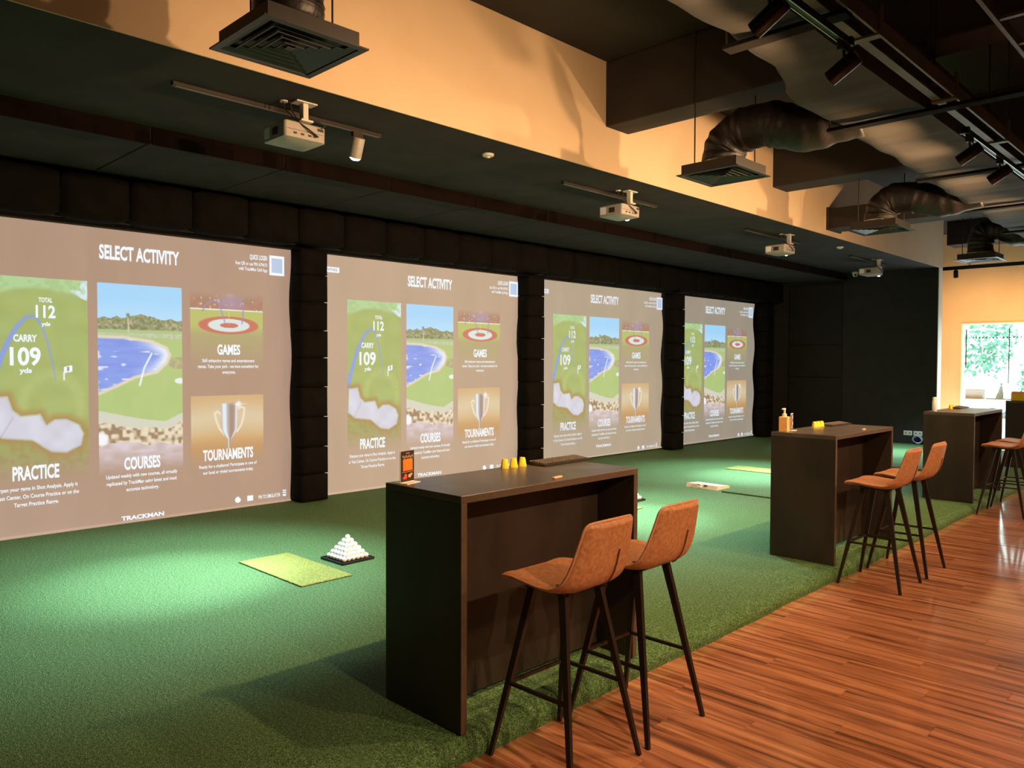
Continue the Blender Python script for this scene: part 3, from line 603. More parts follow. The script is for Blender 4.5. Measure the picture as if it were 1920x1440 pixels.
def make_keyboard():
    t = thing('keyboard', '', 'keyboard')
    bm = bmesh.new(); ring_loft(bm, [[(-.07, y, .004), (.07, y, .002), (.07, y, .009), (.055, y, .012), (-.055, y, .022), (-.07, y, .020)] for y in (-.215, .215)]); obj('body', bm, 'keyboard_body', t)
    bm = bmesh.new(); box(bm, -.0075, .0075, -.0085, .0085, 0, .0035, bev=.0012); km = mesh(bm, 'key'); km.materials.append(MATS['keyboard_keys'])
    for r in range(5):
        for q in range(19):
            x = -.045+.0205*r; o = obj('key', km, None, t, (x, -.192+.0213*q+.004*(r % 2), .0216-.010*(x+.055)/.11+.0003)); o.rotation_euler = (0, .091, 0)
    o = obj('power_light', bbox(-.052, -.046, -.206, -.200, .021, .0232), 'pale_clip', t)
    return t
kb = make_keyboard()
for k, (x, y, lab) in enumerate(((-2.975, 3.425, 'slim dark keyboard beside the row of three yellow tees on the menu card table'), (-2.965, 7.37, 'slim dark keyboard lying on the pump bottle table'), (-2.965, 11.38, 'slim dark keyboard lying on the spray can table'))):
    t = kb if k == 0 else copy_tree(kb); t.location = (x, y, TH); t.rotation_euler = (0, 0, (.03, -.02, .02)[k]); t['label'] = lab; t['group'] = 'keyboards on the bar tables'
# menu card in an acrylic stand (script writing is a loose scrawl)
t = thing('menu_card', 'small dark menu card with orange square in an acrylic stand', 'menu card', (-2.985, 2.315, TH), .25)
bm = bmesh.new(); box(bm, -.040, .040, -.052, .052, 0, .004); box(bm, -.004, .000, -.052, .052, .004, .155); obj('stand', bm, 'acrylic', t)
card = obj('card', bbox(.0005, .0025, -.0495, .0495, .008, .155), 'card_dark', t)
obj('orange_square', bbox(.0025, .0032, -.037, .037, .060, .116), 'card_orange', card); obj('gold_line', bbox(.0025, .0031, -.044, .044, .053, .0545), 'card_peach', card)
obj('caption_strip', bbox(.0025, .0031, -.014, .014, .1425, .1455), 'card_peach', card)
bm = bmesh.new(); tube(bm, [(.0032, -.043+.086*f, .127+.0065*math.sin(f*61)+.003*math.sin(f*23)) for f in np.linspace(0, 1, 90)], .0009, 4); obj('script_heading', bm, 'card_ink', card)
def blob(a, b, n=12): return [(a*math.cos(2*math.pi*k/n), b*math.sin(2*math.pi*k/n)) for k in range(n)]
for y, z, a, b, m in ((-.016, .032, .011, .013, 'card_red'), (-.030, .026, .007, .006, 'card_red'), (.016, .033, .012, .009, 'card_peach'), (.028, .040, .009, .006, 'card_peach')):
    bm = bmesh.new(); ring_loft(bm, [[(.0025, y+p, z+q) for p, q in blob(a, b)], [(.0032, y+p*.9, z+q*.9) for p, q in blob(a, b)]]); obj('food_picture', bm, m, card)
bm = bmesh.new(); box(bm, -.010, .010, -.038, .038, 0, .010, bev=.004, seg=2); tag(obj('tag_clip', bm, 'pale_clip', None, (-2.575, 2.945, TH), .15), 'small pale clip near the front edge of the menu card table', 'clip', 'small clips on the tables', 'thing')
bm = bmesh.new(); box(bm, -.010, .010, -.038, .038, 0, .010, bev=.004, seg=2); tag(obj('tag_clip', bm, 'pale_clip', None, (-2.575, 7.02, TH), .1), 'small pale clip near the front edge of the pump bottle table', 'clip', 'small clips on the tables', 'thing')
# bamboo pump bottle and the patterned card behind it
t = thing('pump_bottle', 'square bamboo soap bottle with cream pump on the table corner', 'bottle', (-2.985, 6.345, TH), .12)
bm = bmesh.new(); box(bm, -.036, .036, -.036, .036, 0, .128, bev=.004, seg=2); obj('body', bm, 'bamboo', t)
bm = bmesh.new(); lathe(bm, [(.019, .128), (.019, .150), (.016, .153), (.009, .154), (.009, .19), (.0, .19)], seg=18); obj('collar', bm, 'pump_cream', t)
bm = bmesh.new(); box(bm, -.010, .010, -.045, .010, .186, .200, bev=.004, seg=2); obj('nozzle', bm, 'pump_cream', t)
bm = bmesh.new(); lathe(bm, [(0, 0), (.004, 0), (.004, .0012), (0, .0012)], seg=10); o = obj('stamp', bm, 'leather_seam', t, (.036, 0, .075)); o.rotation_euler = (0, math.pi/2, 0)
t = thing('recipe_card', 'narrow brown food card in an acrylic stand behind the pump bottle', 'menu card', (-2.985, 6.49, TH), .25)
bm = bmesh.new(); box(bm, -.035, .035, -.045, .045, 0, .004); box(bm, -.004, .000, -.045, .045, .004, .150); obj('stand', bm, 'acrylic', t)
card = obj('card', bbox(.0005, .0025, -.043, .043, .006, .143), 'card_dark', t)
for y, z, a, b, m in ((.012, .115, .018, .016, 'card_peach'), (-.012, .085, .016, .014, 'card_red'), (.016, .060, .015, .018, 'card_ink'), (-.01, .03, .018, .014, 'card_peach')):
    bm = bmesh.new(); ring_loft(bm, [[(.0025, y+p, z+q) for p, q in blob(a, b)], [(.0032, y+p*.9, z+q*.9) for p, q in blob(a, b)]]); obj('food_picture', bm, m, card)
# white spray can on the third table
t = thing('spray_can', 'tall white spray can on the corner of the third bar table', 'can', (-2.985, 10.42, TH))
bm = bmesh.new(); lathe(bm, [(.0, 0), (.025, 0), (.027, .004), (.027, .12), (.022, .135)], seg=20); obj('body', mesh(bm, 'body', True), 'socket_white', t)
bm = bmesh.new(); lathe(bm, [(.0235, .134), (.0235, .165), (.019, .172), (0, .172)], seg=20); obj('cap', mesh(bm, 'cap', True), 'white_plastic', t)
t = thing('carton', 'yellow carton standing on the table nearest the window', 'carton', (-2.92, 14.43, TH))
bm = bmesh.new(); box(bm, -.09, .09, -.06, .06, 0, .11, bev=.004); obj('body', bm, 'tee_yellow', t)
bm = bmesh.new(); ring_loft(bm, [[(-.09, -.06, .11), (.09, -.06, .11), (.09, .06, .11), (-.09, .06, .11)], [(-.09, -.006, .145), (.09, -.006, .145), (.09, .006, .145), (-.09, .006, .145)]]); obj('folded_top', bm, 'card_peach', t)

# ------------------------------------------------------------------ hitting mats, trays, golf balls
def hit_mat(x0, x1, y0, y1, lab):
    bm = bmesh.new(); box(bm, x0, x1, y0, y1, .0, .012, bev=.004); tag(obj('hitting_mat', bm, 'turf_mat_yellow'), lab, 'golf mat', 'yellow hitting mats', 'thing')
hit_mat(-5.98, -5.01, 2.92, 3.36, 'yellow green hitting mat beside the full ball pyramid')
hit_mat(-6.06, -5.05, 6.80, 7.24, 'yellow green hitting mat hidden behind the menu card table')
hit_mat(-6.06, -5.05, 10.85, 11.29, 'yellow green hitting mat near the white launch unit')
R = .02135
bs = bmesh.new(); bmesh.ops.create_icosphere(bs, subdivisions=3, radius=R); ball_me = mesh(bs, 'golf_ball', True, 180); ball_me.materials.append(MATS['ball_white'])
def pyramid(cx, cy, rot, n, lab, tlab, grp):
    t = thing('ball_tray', tlab, 'tray', (cx, cy, 0), rot, 'black ball trays'); h = n*R+.030
    bm = bmesh.new(); box(bm, -h, h, -h, h, .001, .012, bev=.003); obj('plate', bm, 'tray_black', t)
    bm = bmesh.new(); q = h+.0
    for a, b, c, d in ((-q, q, -q, -q+.006), (-q, q, q-.006, q), (-q, -q+.006, -q, q), (q-.006, q, -q, q)): box(bm, a, b, c, d, .012, .020)
    obj('rim', bm, 'tray_black', t); M = Matrix.Translation((cx, cy, 0)) @ Matrix.Rotation(rot, 4, 'Z')
    for L in range(n):
        m = n-L; z = .0125+R+L*R*math.sqrt(2)
        for i in range(m):
            for j in range(m):
                p = M @ Vector(((2*i-m+1)*R*1.002, (2*j-m+1)*R*1.002, z)); tag(obj('golf_ball', ball_me, None, None, p), lab, 'golf ball', grp, 'thing')
pyramid(-5.47, 3.62, .02, 6, 'white golf ball stacked in the pyramid beside the yellow mat', 'square black tray under the pyramid near the first screen', 'golf balls in the first pyramid')
pyramid(-5.455, 7.545, .02, 5, 'white golf ball stacked in the pyramid behind the menu card table', 'square black tray under the pyramid behind the menu card table', 'golf balls in the second pyramid')
# raised turf squares with dark edges
def turf_square(x0, x1, y0, y1, lab, h=.025):
    bm = bmesh.new(); box(bm, x0, x1, y0, y1, .0, h, bev=.008, seg=2); tag(obj('turf_square', bm, 'turf'), lab, 'turf mat', 'raised turf squares', 'thing')
turf_square(-4.99, -3.10, 8.86, 9.28, 'narrow raised strip of turf beside the white launch unit', .02)
turf_square(-4.6, -3.42, 4.0, 4.84, 'raised square of turf behind the inner bar stool', .03)
turf_square(-4.4, -3.03, 12.84, 13.3, 'narrow raised strip of turf behind the spray can table', .02)
t = thing('launch_unit', 'flat white launch unit with a looped cable on the turf', 'launch monitor', (-5.33, 9.09, 0), -.02)
bm = bmesh.new(); ring_loft(bm, [[(-.22, y, z) for y, z in ((-.16, 0), (.16, 0), (.15, .03), (-.13, .05))], [(.24, y, z) for y, z in ((-.16, 0), (.16, 0), (.15, .03), (-.13, .05))]]); obj('body', bm, 'white_plastic', t)
bm = bmesh.new(); tube(bm, [(-.05+.07*math.sin(a), -.175-.035*math.cos(a), .035+.018*math.cos(a*2)) for a in np.linspace(-2.5, 2.5, 16)], .006, 6); obj('cable', bm, 'white_plastic', t)
obj('port', bbox(-.07, -.03, -.155, -.10, .035, .0475), 'vent_dark', t); obj('port', bbox(.05, .09, -.155, -.10, .035, .0475), 'vent_dark', t)

# ------------------------------------------------------------------ projectors under the bay ceiling
def make_projector():
    t = thing('projector', '', 'projector')   # origin at the ceiling; front (lens) faces -X
    bm = bmesh.new(); box(bm, -.05, .05, -.085, .085, -.010, 0, bev=.002); obj('mount_plate', bm, 'white_plastic', t)
    bm = bmesh.new(); box(bm, -.028, .028, -.022, .022, -.13, -.010, bev=.004); box(bm, -.05, .05, -.05, .05, -.145, -.13, bev=.003); obj('mount_arm', bm, 'white_plastic', t)
    x0, x1, y0, y1, z0, z1 = -.30, .02, -.17, .17, -.27, -.150
    rings = []
    for z, q, rr_ in ((z0-.022, .07, .04), (z0, .0, .025), (z1-.01, .0, .02), (z1, .012, .02)):
        a, b, c, d = x0+q, x1-q, y0+q, y1-q; r = rr_; ring = []
        for (cx, cy, a0) in ((b-r, d-r, 0), (a+r, d-r, 90), (a+r, c+r, 180), (b-r, c+r, 270)):
            for k in range(5): an = math.radians(a0+90*k/4); ring.append((cx+r*math.cos(an), cy+r*math.sin(an), z))
        rings.append(ring)
    bm = bmesh.new(); ring_loft(bm, rings); body = obj('body', mesh(bm, 'body', True, 35), 'projector_grey', t)
    bm = bmesh.new(); lathe(bm, [(0, 0), (.042, 0), (.042, .02), (.03, .022), (.0, .016)], seg=18); o = obj('lens', bm, 'black_gloss', body, (x0, .08, -.21)); o.rotation_euler = (0, -math.pi/2, 0)
    obj('label_sticker', bbox(x0+.02, x0+.10, y0-.0015, y0, z0+.02, z1-.02), 'label_paper', body)
    obj('side_vent', bbox(x0+.14, x0+.22, y0-.0012, y0+.001, z0+.03, z1-.035), 'vent_dark', body)
    for y in (-.10, -.04, .02, .06): obj('socket', bbox(x1-.001, x1+.0012, y, y+.028, z0+.025, z0+.04), 'vent_dark', body)
    obj('socket', bbox(x1-.001, x1+.003, .10, .15, z1-.04, z1-.02), 'cable_black', body); obj('rear_line', bbox(x1-.001, x1+.001, -.15, .15, z0+.055, z0+.058), 'vent_dark', body)
    bm = bmesh.new(); tube(bm, [(-.06, -.14, 0), (-.05, -.13, -.06), (.01, -.06, -.15), (.045, .02, -.205), (.03, .10, -.235)], .006, 6); obj('cable', bm, 'cable_black', t)
    bm = bmesh.new(); tube(bm, [(-.03, -.10, 0), (-.02, -.09, -.07), (.0, -.05, -.14), (.035, .06, -.12), (.04, .16, -.14), (.03, .13, -.165)], .006, 6); obj('cable', bm, 'cable_black', t)
    bm = bmesh.new(); lathe(bm, [(0, 0), (.03, 0), (.03, -.008), (0, -.008)], seg=14); obj('cable_cap', bm, 'white_plastic', t, (-.06, -.13, 0))
    return t
pj = make_projector()
for k, (x, y, r, lab) in enumerate(((-5.18, 3.06, 0, 'grey ceiling projector hung over the first hitting bay, largest of the row'), (-5.205, 7.157, 0, 'grey ceiling projector over the bay of the pump bottle table'), (-5.23, 11.19, 0, 'grey ceiling projector in front of the third screen'), (-5.29, 15.02, 0, 'grey ceiling projector near the black end wall'))):
    t = pj if k == 0 else copy_tree(pj); t.location = (x, y, ZS); t['label'] = lab; t['group'] = 'ceiling projectors over the bays'

# ------------------------------------------------------------------ spot lamps
def spot(name, loc, target, energy, color, size, blend, radius):
    l = bpy.data.lights.new(name, 'SPOT'); l.energy = energy; l.color = color; l.spot_size = math.radians(size); l.spot_blend = blend; l.shadow_soft_size = radius
    o = bpy.data.objects.new(name, l); C.objects.link(o); d = (Vector(target)-Vector(loc)).normalized(); o.location = loc; o.rotation_euler = d.to_track_quat('-Z', 'Y').to_euler(); return o
def make_can(label, group, base, pivot, direction, length, rad, lens, m='black_gloss', dome=0.):
    """track spotlight: adapter under the track, stem, can pointing along direction"""
    t = thing('track_spotlight', label, 'spotlight', base, 0, group); b = Vector(base); d = Vector(direction).normalized(); pv = Vector(pivot)-b
    bm = bmesh.new(); box(bm, -.018, .018, -.05, .05, -.045, 0, bev=.004); obj('adapter', bm, 'black_metal', t)
    bm = bmesh.new(); tube(bm, [(0, 0, -.04), pv], .009, 8); obj('stem', bm, 'black_metal', t)
    s = pv-d*length*.45; e = pv+d*length*.55; q = d.to_track_quat('Z', 'Y').to_matrix()
    bm = bmesh.new(); lathe(bm, [(0, 0), (rad*.92, 0), (rad, .008), (rad, length), (rad*.90, length), (rad*.86, length-.02), (0, length-.022)], seg=24)
    bmesh.ops.transform(bm, verts=bm.verts, matrix=Matrix.Translation(s) @ q.to_4x4()); can = obj('can', mesh(bm, 'can', True, 40), m, t)
    bm = bmesh.new(); lathe(bm, [(0, length-.0215), (rad*.84, length-.0205), (rad*.84, length-.003+dome*.4), (rad*.5, length-.001+dome*.85), (0, length+dome)], seg=20)
    bmesh.ops.transform(bm, verts=bm.verts, matrix=Matrix.Translation(s) @ q.to_4x4()); obj('lens', bm, lens, can)
    return t, b+e
# short tracks and cool spotlights of the bays
for k, (y0, y1, ys_, lab, tl, pool) in enumerate(((2.19, 3.92, 3.69, 'short black ceiling track over the first bay', 'lit white spotlight beside the first projector', (-5.85, 2.35, 0)), (6.26, 8.0, 7.43, 'short black ceiling track over the second bay', 'lit white spotlight below the second projector', (-4.85, 6.75, 0)), (10.2, 11.97, 11.54, 'short black ceiling track over the third bay', 'lit white spotlight below the third projector', (-5.35, 10.45, 0)), (14.0, 15.8, 15.46, 'short black ceiling track over the fourth bay', 'dim white spotlight below the projector near the end wall', (-5.0, 15.1, 0)))):
    t = thing('ceiling_track', lab, 'track', (-5.42, 0, ZS), 0, 'short tracks over the bays')
    bm = bmesh.new(); box(bm, -.018, .018, y0, y1, -.03, 0, bev=.002); obj('rail', bm, 'black_metal', t)
    bm = bmesh.new(); box(bm, -.012, .012, y0+.02, y1-.02, -.033, -.029); obj('groove', bm, 'galv_steel', t)
    b = (-5.42, ys_, ZS-.033); d = Vector((-.45, .04, -1.0))
    t, e = make_can(tl, 'cool spotlights over the bays', b, (-5.42, ys_, ZS-.15), d, .165, .05, 'lens_cool' if k < 3 else 'lens_cool', 'projector_grey' if k == 0 else 'black_gloss', .022)
    spot('bay_spot_spill', e+d.normalized()*.035, pool, SPOT_COOL*(.62 if k < 3 else .5), COOL, 76, 1.0, .03)
    spot('bay_spot_beam', e+d.normalized()*.035, pool, SPOT_COOL*(.75 if k < 3 else .5), COOL, 34, 1.0, .03)
# smoke detectors and camera dome
for x, y, lab in ((-5.218, 4.98, 'round white smoke detector between the first two projectors'), (-5.173, 12.94, 'round white smoke detector between the third and fourth projectors')):
    t = thing('smoke_detector', lab, 'smoke detector', (x, y, ZS), 0, 'smoke detectors'); bm = bmesh.new(); lathe(bm, [(0, 0), (.055, 0), (.055, -.012), (.045, -.022), (0, -.024)], seg=24); obj('base', mesh(bm, 'base', True), 'white_plastic', t)
    bm = bmesh.new(); lathe(bm, [(.02, -.024), (.018, -.034), (0, -.036)], seg=16); obj('sensor', mesh(bm, 'sensor', True), 'white_plastic', t)
t = thing('dome_camera', 'small white dome camera where ceiling meets the end wall', 'camera', (-6.36, 16.72, ZS))
bm = bmesh.new(); lathe(bm, [(0, 0), (.065, 0), (.065, -.03), (.06, -.04)], seg=20); obj('base', mesh(bm, 'base', True), 'white_plastic', t)
bm = bmesh.new(); lathe(bm, [(.058, -.038), (.05, -.075), (.03, -.095), (0, -.10)], seg=20); obj('shell', mesh(bm, 'shell', True), 'white_plastic', t)
bm = bmesh.new(); bmesh.ops.create_icosphere(bm, subdivisions=2, radius=.022, matrix=Matrix.Translation((.02, -.045, -.065))); obj('lens', bm, 'black_gloss', t)

# ------------------------------------------------------------------ square diffusers with flexible ducts
def ease(pts, n=40):
    P = [Vector(p) for p in pts]; P = [P[0]*2-P[1]]+P+[P[-1]*2-P[-2]]; out = []
    for k in range(n+1):
        s = k/n*(len(P)-3); i = min(int(s), len(P)-4); f = s-i; a, b, c, d = P[i:i+4]
        out.append(.5*((2*b)+(c-a)*f+(2*a-5*b+4*c-d)*f*f+(3*b-a-3*c+d)*f*f*f))
    return out
def diffuser(cx, cy, zb, lab, path, hs=.305, hx=None, rod=True, flex_r=.185):
    t = thing('air_diffuser', lab, 'air vent', (cx, cy, zb), 0, 'square black ceiling diffusers')
    bm = bmesh.new()
    for a, b in ((hs, .265),):
        for x0, x1, y0, y1 in ((-a, a, -a, -b), (-a, a, b, a), (-a, -b, -b, b), (b, a, -b, b)): box(bm, x0, x1, y0, y1, 0, .008)
    obj('frame_plate', bm, 'grille_black', t)
    for k in range(5):
        a = .258-.050*k; b = a-.030
        bm = bmesh.new(); ring_loft(bm, [[(-q, -q, z), (q, -q, z), (q, q, z), (-q, q, z)] for q, z in ((a, .004), (a, .010), (b, .024), (b, .018), (a, .004))], cap=False); obj('louvre', bm, 'grille_black', t)
    obj('centre_plate', bbox(-.022, .022, -.022, .022, .004, .016), 'grille_black', t)
    g = .255; bm = bmesh.new(); box(bm, -g, g, -g, g, .034, .095, bev=.003)
    for x0, x1, y0, y1 in ((-g-.012, g+.012, -g-.012, -g), (-g-.012, g+.012, g, g+.012), (-g-.012, -g, -g, g), (g, g+.012, -g, g)): box(bm, x0, x1, y0, y1, .008, .095)
    obj('plenum_box', bm, 'grille_black', t)
    pts = ease([(p[0]-cx, p[1]-cy, p[2]-zb) for p in path], 90); n = len(pts); rads = [flex_r*(1+.014*math.sin(k*1.15)+.03*math.sin(k*.37+cx*9)+.02*math.sin(k*.83+cy*3)) for k in range(n)]
    bm = bmesh.new(); tube(bm, pts, rads, 26); obj('flexible_duct', mesh(bm, 'flexible_duct', True, 180), 'flex_black', t)
    bm = bmesh.new(); lathe(bm, [(flex_r*.97, .095), (flex_r*1.05, .10), (flex_r*1.06, .125), (flex_r*.95, .135)], seg=26); obj('foil_tape', mesh(bm, 'foil_tape', True, 180), 'foil', t)
    for x, y in ((-.235, -.10), (.235, .12)):
        if rod:
            bm = bmesh.new(); tube(bm, [(x, y, .09), (x, y, ZC-zb-.001)], .006, 6); obj('hanger_rod', bm, 'black_metal', t)
diffuser(-3.84, 2.18, 3.32, 'largest square black air diffuser, over the first hitting bay edge', [(-3.84, 2.18, 3.41), (-3.83, 2.18, 3.60), (-3.70, 2.19, 3.80), (-3.40, 2.20, 3.86), (-2.9, 2.25, 3.76), (-2.40, 2.35, 3.72)], rod=True)
diffuser(-3.56, 6.30, 3.30, 'square black air diffuser with thick bent duct below the first beam', [(-3.56, 6.3, 3.39), (-3.55, 6.3, 3.54), (-3.40, 6.3, 3.66), (-3.12, 6.3, 3.67), (-2.82, 6.33, 3.58), (-2.42, 6.42, 3.64)], hs=.30)
diffuser(-3.58, 10.2, 3.30, 'square black air diffuser hanging beside the dark box duct', [(-3.58, 10.2, 3.39), (-3.57, 10.2, 3.54), (-3.45, 10.2, 3.66), (-3.2, 10.2, 3.66), (-2.9, 10.25, 3.58), (-2.5, 10.3, 3.64)], hs=.31)
diffuser(-3.45, 14.25, 3.30, 'square black air diffuser hanging in front of the orange wall', [(-3.45, 14.25, 3.39), (-3.45, 14.25, 3.58), (-3.40, 14.25, 3.74), (-3.2, 14.25, 3.78), (-2.95, 14.28, 3.68), (-2.6, 14.3, 3.66)], hs=.31)
# dark box duct leaving the soffit
t = thing('box_duct', 'dark rectangular duct stub leaving the soffit wall', 'duct', (XSOF+.012, 11.58, 3.64)); bm = bmesh.new(); box(bm, 0, 2.0, 0, .44, 0, .29, bev=.005); obj('body', bm, 'beam_dark', t)
bm = bmesh.new(); box(bm, 0, .03, -.03, .47, -.02, .31); obj('flange', bm, 'beam_dark', t)
# big wrapped duct along the walkway
t = thing('wrapped_duct', 'wide cloth wrapped air duct running along the walkway ceiling', 'duct', (0, 0, 3.5))
yy = np.linspace(-4.0, 17.6, 240); bm = bmesh.new(); rings = []
joints = [-2.0, 0., 2.05, 4.12, 6.12, 8.38, 10.45, 12.5, 14.5, 16.5]
for k, y in enumerate(yy):
    xl = float(np.interp(y, [-4, 4.3, 4.75, 5.3, 8, 12, 18], [-2.31, -2.31, -2.33, -2.52, -2.57, -2.74, -2.78])); dj = min(abs(y-j) for j in joints); sag = .018*(1-math.exp(-(dj/.18)**2))
    w = .012*math.sin(y*5.3)+.010*math.sin(y*11.1+1); w2 = .010*math.sin(y*9.7+2)+.007*math.sin(y*23)
    rings.append([(-1.87, y, .0-sag), (-2.0, y, -sag+w2*.7), (xl+.18, y, -sag+w2), (xl+.05+w, y, .004-sag), (xl+w, y, .05), (xl+w, y, .37), (-2.0, y, .40+w2), (-1.87, y, .40)])
ring_loft(bm, rings); obj('wrapped_body', mesh(bm, 'wrapped_body', True, 60), 'duct_wrap', t)
for j in joints[1:]:
    xl = float(np.interp(j, [-4, 4.3, 4.75, 5.3, 8, 12, 18], [-2.31, -2.31, -2.33, -2.52, -2.57, -2.74, -2.78])); bm = bmesh.new(); box(bm, xl-.01, -1.2 if j in (6.12, 8.38) else -1.62, j-.05, j+.05, -.062, -.036, bev=.003); obj('support_rail', bm, 'rail_dark', t)
    for x in (xl-.006, -1.83):
        bm = bmesh.new(); tube(bm, [(x, j, -.03), (x, j, ZC-3.5-.001)], .006, 6); obj('threaded_rod', bm, 'black_metal', t)
# strut channel with brackets beside the duct
t = thing('strut_channel', 'brown steel channel with brackets above the lamp tracks', 'channel', (-1.70, 0, 3.49))
bm = bmesh.new()
for x0, x1, z0, z1 in ((-.075, -.06, 0, .09), (.05, .065, 0, .09), (-.06, -.02, 0, .012)): box(bm, x0, x1, -4, 19.5, z0, z1)
obj('rail', bm, 'galv_steel', t)
bk = bmesh.new(); box(bk, -.085, .075, -.03, .03, -.012, 0); box(bk, -.085, -.07, -.03, .03, 0, .17); box(bk, .06, .075, -.03, .03, 0, .17); bkm = mesh(bk, 'bracket'); bkm.materials.append(MATS['galv_steel'])
rod = bmesh.new(); tube(rod, [(0, 0, .16), (0, 0, ZC-3.49-.001)], .007, 6); rdm = mesh(rod, 'hanger_rod'); rdm.materials.append(MATS['black_metal'])
for y in np.arange(-3, 19, 1.45): obj('bracket', bkm, None, t, (0, y+.35, 0)); obj('hanger_rod', rdm, None, t, (-.077, y+.35, 0))
# cross duct and tray over the walkway, right of the channel
t = thing('cross_duct', 'flat brown duct crossing above the steel channel', 'duct', (-1.50, 7.35, 3.95)); bm = bmesh.new(); box(bm, 0, 3.5, 0, .5, 0, .28, bev=.005); obj('body', bm, 'duct_wrap', t)
for x in (.25, .9, 1.8): obj('flange', bbox(x, x+.05, -.03, .53, -.03, .31), 'galv_steel', t)
t = thing('cable_tray', 'brown ladder cable tray running beside the steel channel', 'cable tray', (-1.28, 0, 3.72))
for x in (0, .20): obj('side_rail', bbox(x, x+.025, -4, 19.5, 0, .07), 'galv_steel', t)
rm = mesh(bbox(.025, .20, -.02, .02, .01, .03), 'rung'); rm.materials.append(MATS['galv_steel'])
for y in np.arange(-1, 16, .5): obj('rung', rm, None, t, (0, y, 0))
# lamp tracks and warm spotlights
XT = -1.665
for y0, y1, lab in ((.3, 4.24, 'black lamp track with bright edges under the strut channel, first length'), (6.38, 10.9, 'black lamp track with bright edges over the second and third tables')):
    t = thing('lamp_track', lab, 'track', (XT, 0, 3.33), 0, 'lamp tracks along the walkway'); obj('rail', bbox(-.018, .018, y0, y1, -.006, .03), 'black_metal', t)
    for x in (-.018, .013): obj('edge_strip', bbox(x, x+.005, y0, y1, -.010, -.006), 'track_alu', t)
    for y in (y0, y1-.04): obj('end_feed', bbox(-.03, .03, y, y+.04, -.012, .032), 'black_metal', t)
CANS = [(3.33, 'off', 'dark track spotlight next above the first bar table'), (4.17, 'on', 'lit track spotlight at the end of the first lamp track'), (6.52, 'off', 'dark track spotlight at the start of the second lamp track'), (7.40, 'on', 'lit track spotlight, second along the second lamp track'), (8.9, 'on', 'track spotlight midway along the second lamp track'), (10.5, 'on', 'track spotlight at the far end of the second lamp track')]
for y, s, lab in CANS:
    d = Vector((-.86, .02, -.50)); t, e = make_can(lab, 'warm spotlights along the walkway', (XT, y, 3.322), (XT+.01, y, 3.20), d, .17, .043, 'lens_warm' if s == 'on' else 'lens_off')
    spot('track_lamp', e+d.normalized()*.012, e+Vector((-.95, 0, -.42)), SPOT_WARM, WARM, 158, 1.0, .03)
# unseen second track, added to carry warm fill lamps for the walkway
for y0, y1 in ((-2.5, 6.0), (7.0, 15.0)):
    t = thing('lamp_track', 'unseen black lamp track added over the far side of the walkway', 'track', (1.3, 0, 3.33), 0, 'lamp tracks along the walkway'); obj('rail', bbox(-.018, .018, y0, y1, -.006, .03), 'black_metal', t)
    bm = bmesh.new()
    for y in (y0+.3, y1-.3): tube(bm, [(0, y, .03), (0, y, ZC-3.33-.001)], .006, 6)
    obj('hanger_rods', bm, 'black_metal', t)
for y in (1.9, 3.6, 5.8, 8.0, 11.0, 14.0):
    d = Vector((-.45, .1, -.9)); t, e = make_can('unseen track spotlight added for warm fill over the wooden walkway', 'added fill spotlights on the unseen track', (1.3, y, 3.322), (1.31, y, 3.20), d, .17, .043, 'lens_warm')
    spot('added_fill_lamp', e+d.normalized()*.012, e+Vector((-.8, .1, -.8)), SPOT_WARM*1.15, WARM, 95, .9, .035)  # added warm fill on stools, table fronts and floor, from out of view
# rail and spotlight in front of the window wall
t = thing('window_rail', 'black lamp rail hung across in front of the orange wall', 'track', (0, 18.0, 3.655)); obj('rail', bbox(-5.3, 1.5, -.03, .03, -.075, .0), 'black_metal', t)
bm = bmesh.new(); tube(bm, [(-4.55, 0, 0), (-4.55, 0, ZC-3.655-.001)], .008, 6); obj('hanger_rod', bm, 'black_metal', t); bm = bmesh.new(); tube(bm, [(.5, 0, 0), (.5, 0, ZC-3.655-.001)], .008, 6); obj('hanger_rod', bm, 'black_metal', t)
for x, lab in ((-4.80, 'small black spotlight hanging below the window rail'), (-3.2, 'second small spotlight further along the window rail')):
    d = Vector((-.05, .35, -.9)); t, e = make_can(lab, 'spotlights on the window rail', (x, 18.0, 3.58), (x, 18.0, 3.50), d, .14, .045, 'lens_warm'); spot('rail_lamp', e+d.normalized()*.012, e+Vector((0, .75, -.6)), SPOT_WARM*.55, WARM, 120, .9, .03)

# ------------------------------------------------------------------ wall sockets and coil
for x0, lab in ((-5.44, 'white double socket on the end wall, without cable'), (-5.25, 'white double socket on the end wall above the coiled cable')):
    t = thing('wall_socket', lab, 'socket', (x0, YF, .17), 0, 'wall sockets by the turf'); bm = bmesh.new(); box(bm, 0, .165, -.012, 0, 0, .095, bev=.003); obj('plate', bm, 'socket_white', t)
    for a in (.035, .11): obj('outlet', bbox(a, a+.022, -.0135, -.011, .035, .06), 'vent_dark', t)
bm = bmesh.new(); pts = []
for k in range(70): a = k*.42; r = .085+.012*math.sin(k*.9); pts.append((-5.165+r*math.cos(a), YF-.02-.0006*k, .095+r*.85*math.sin(a)))
tube(bm, [(-5.17, YF-.014, .2)]+pts, .006, 6); tag(obj('coiled_cable', bm, 'cable_blue'), 'coil of pale blue cable hanging below the wall sockets', 'cable', kind='thing')

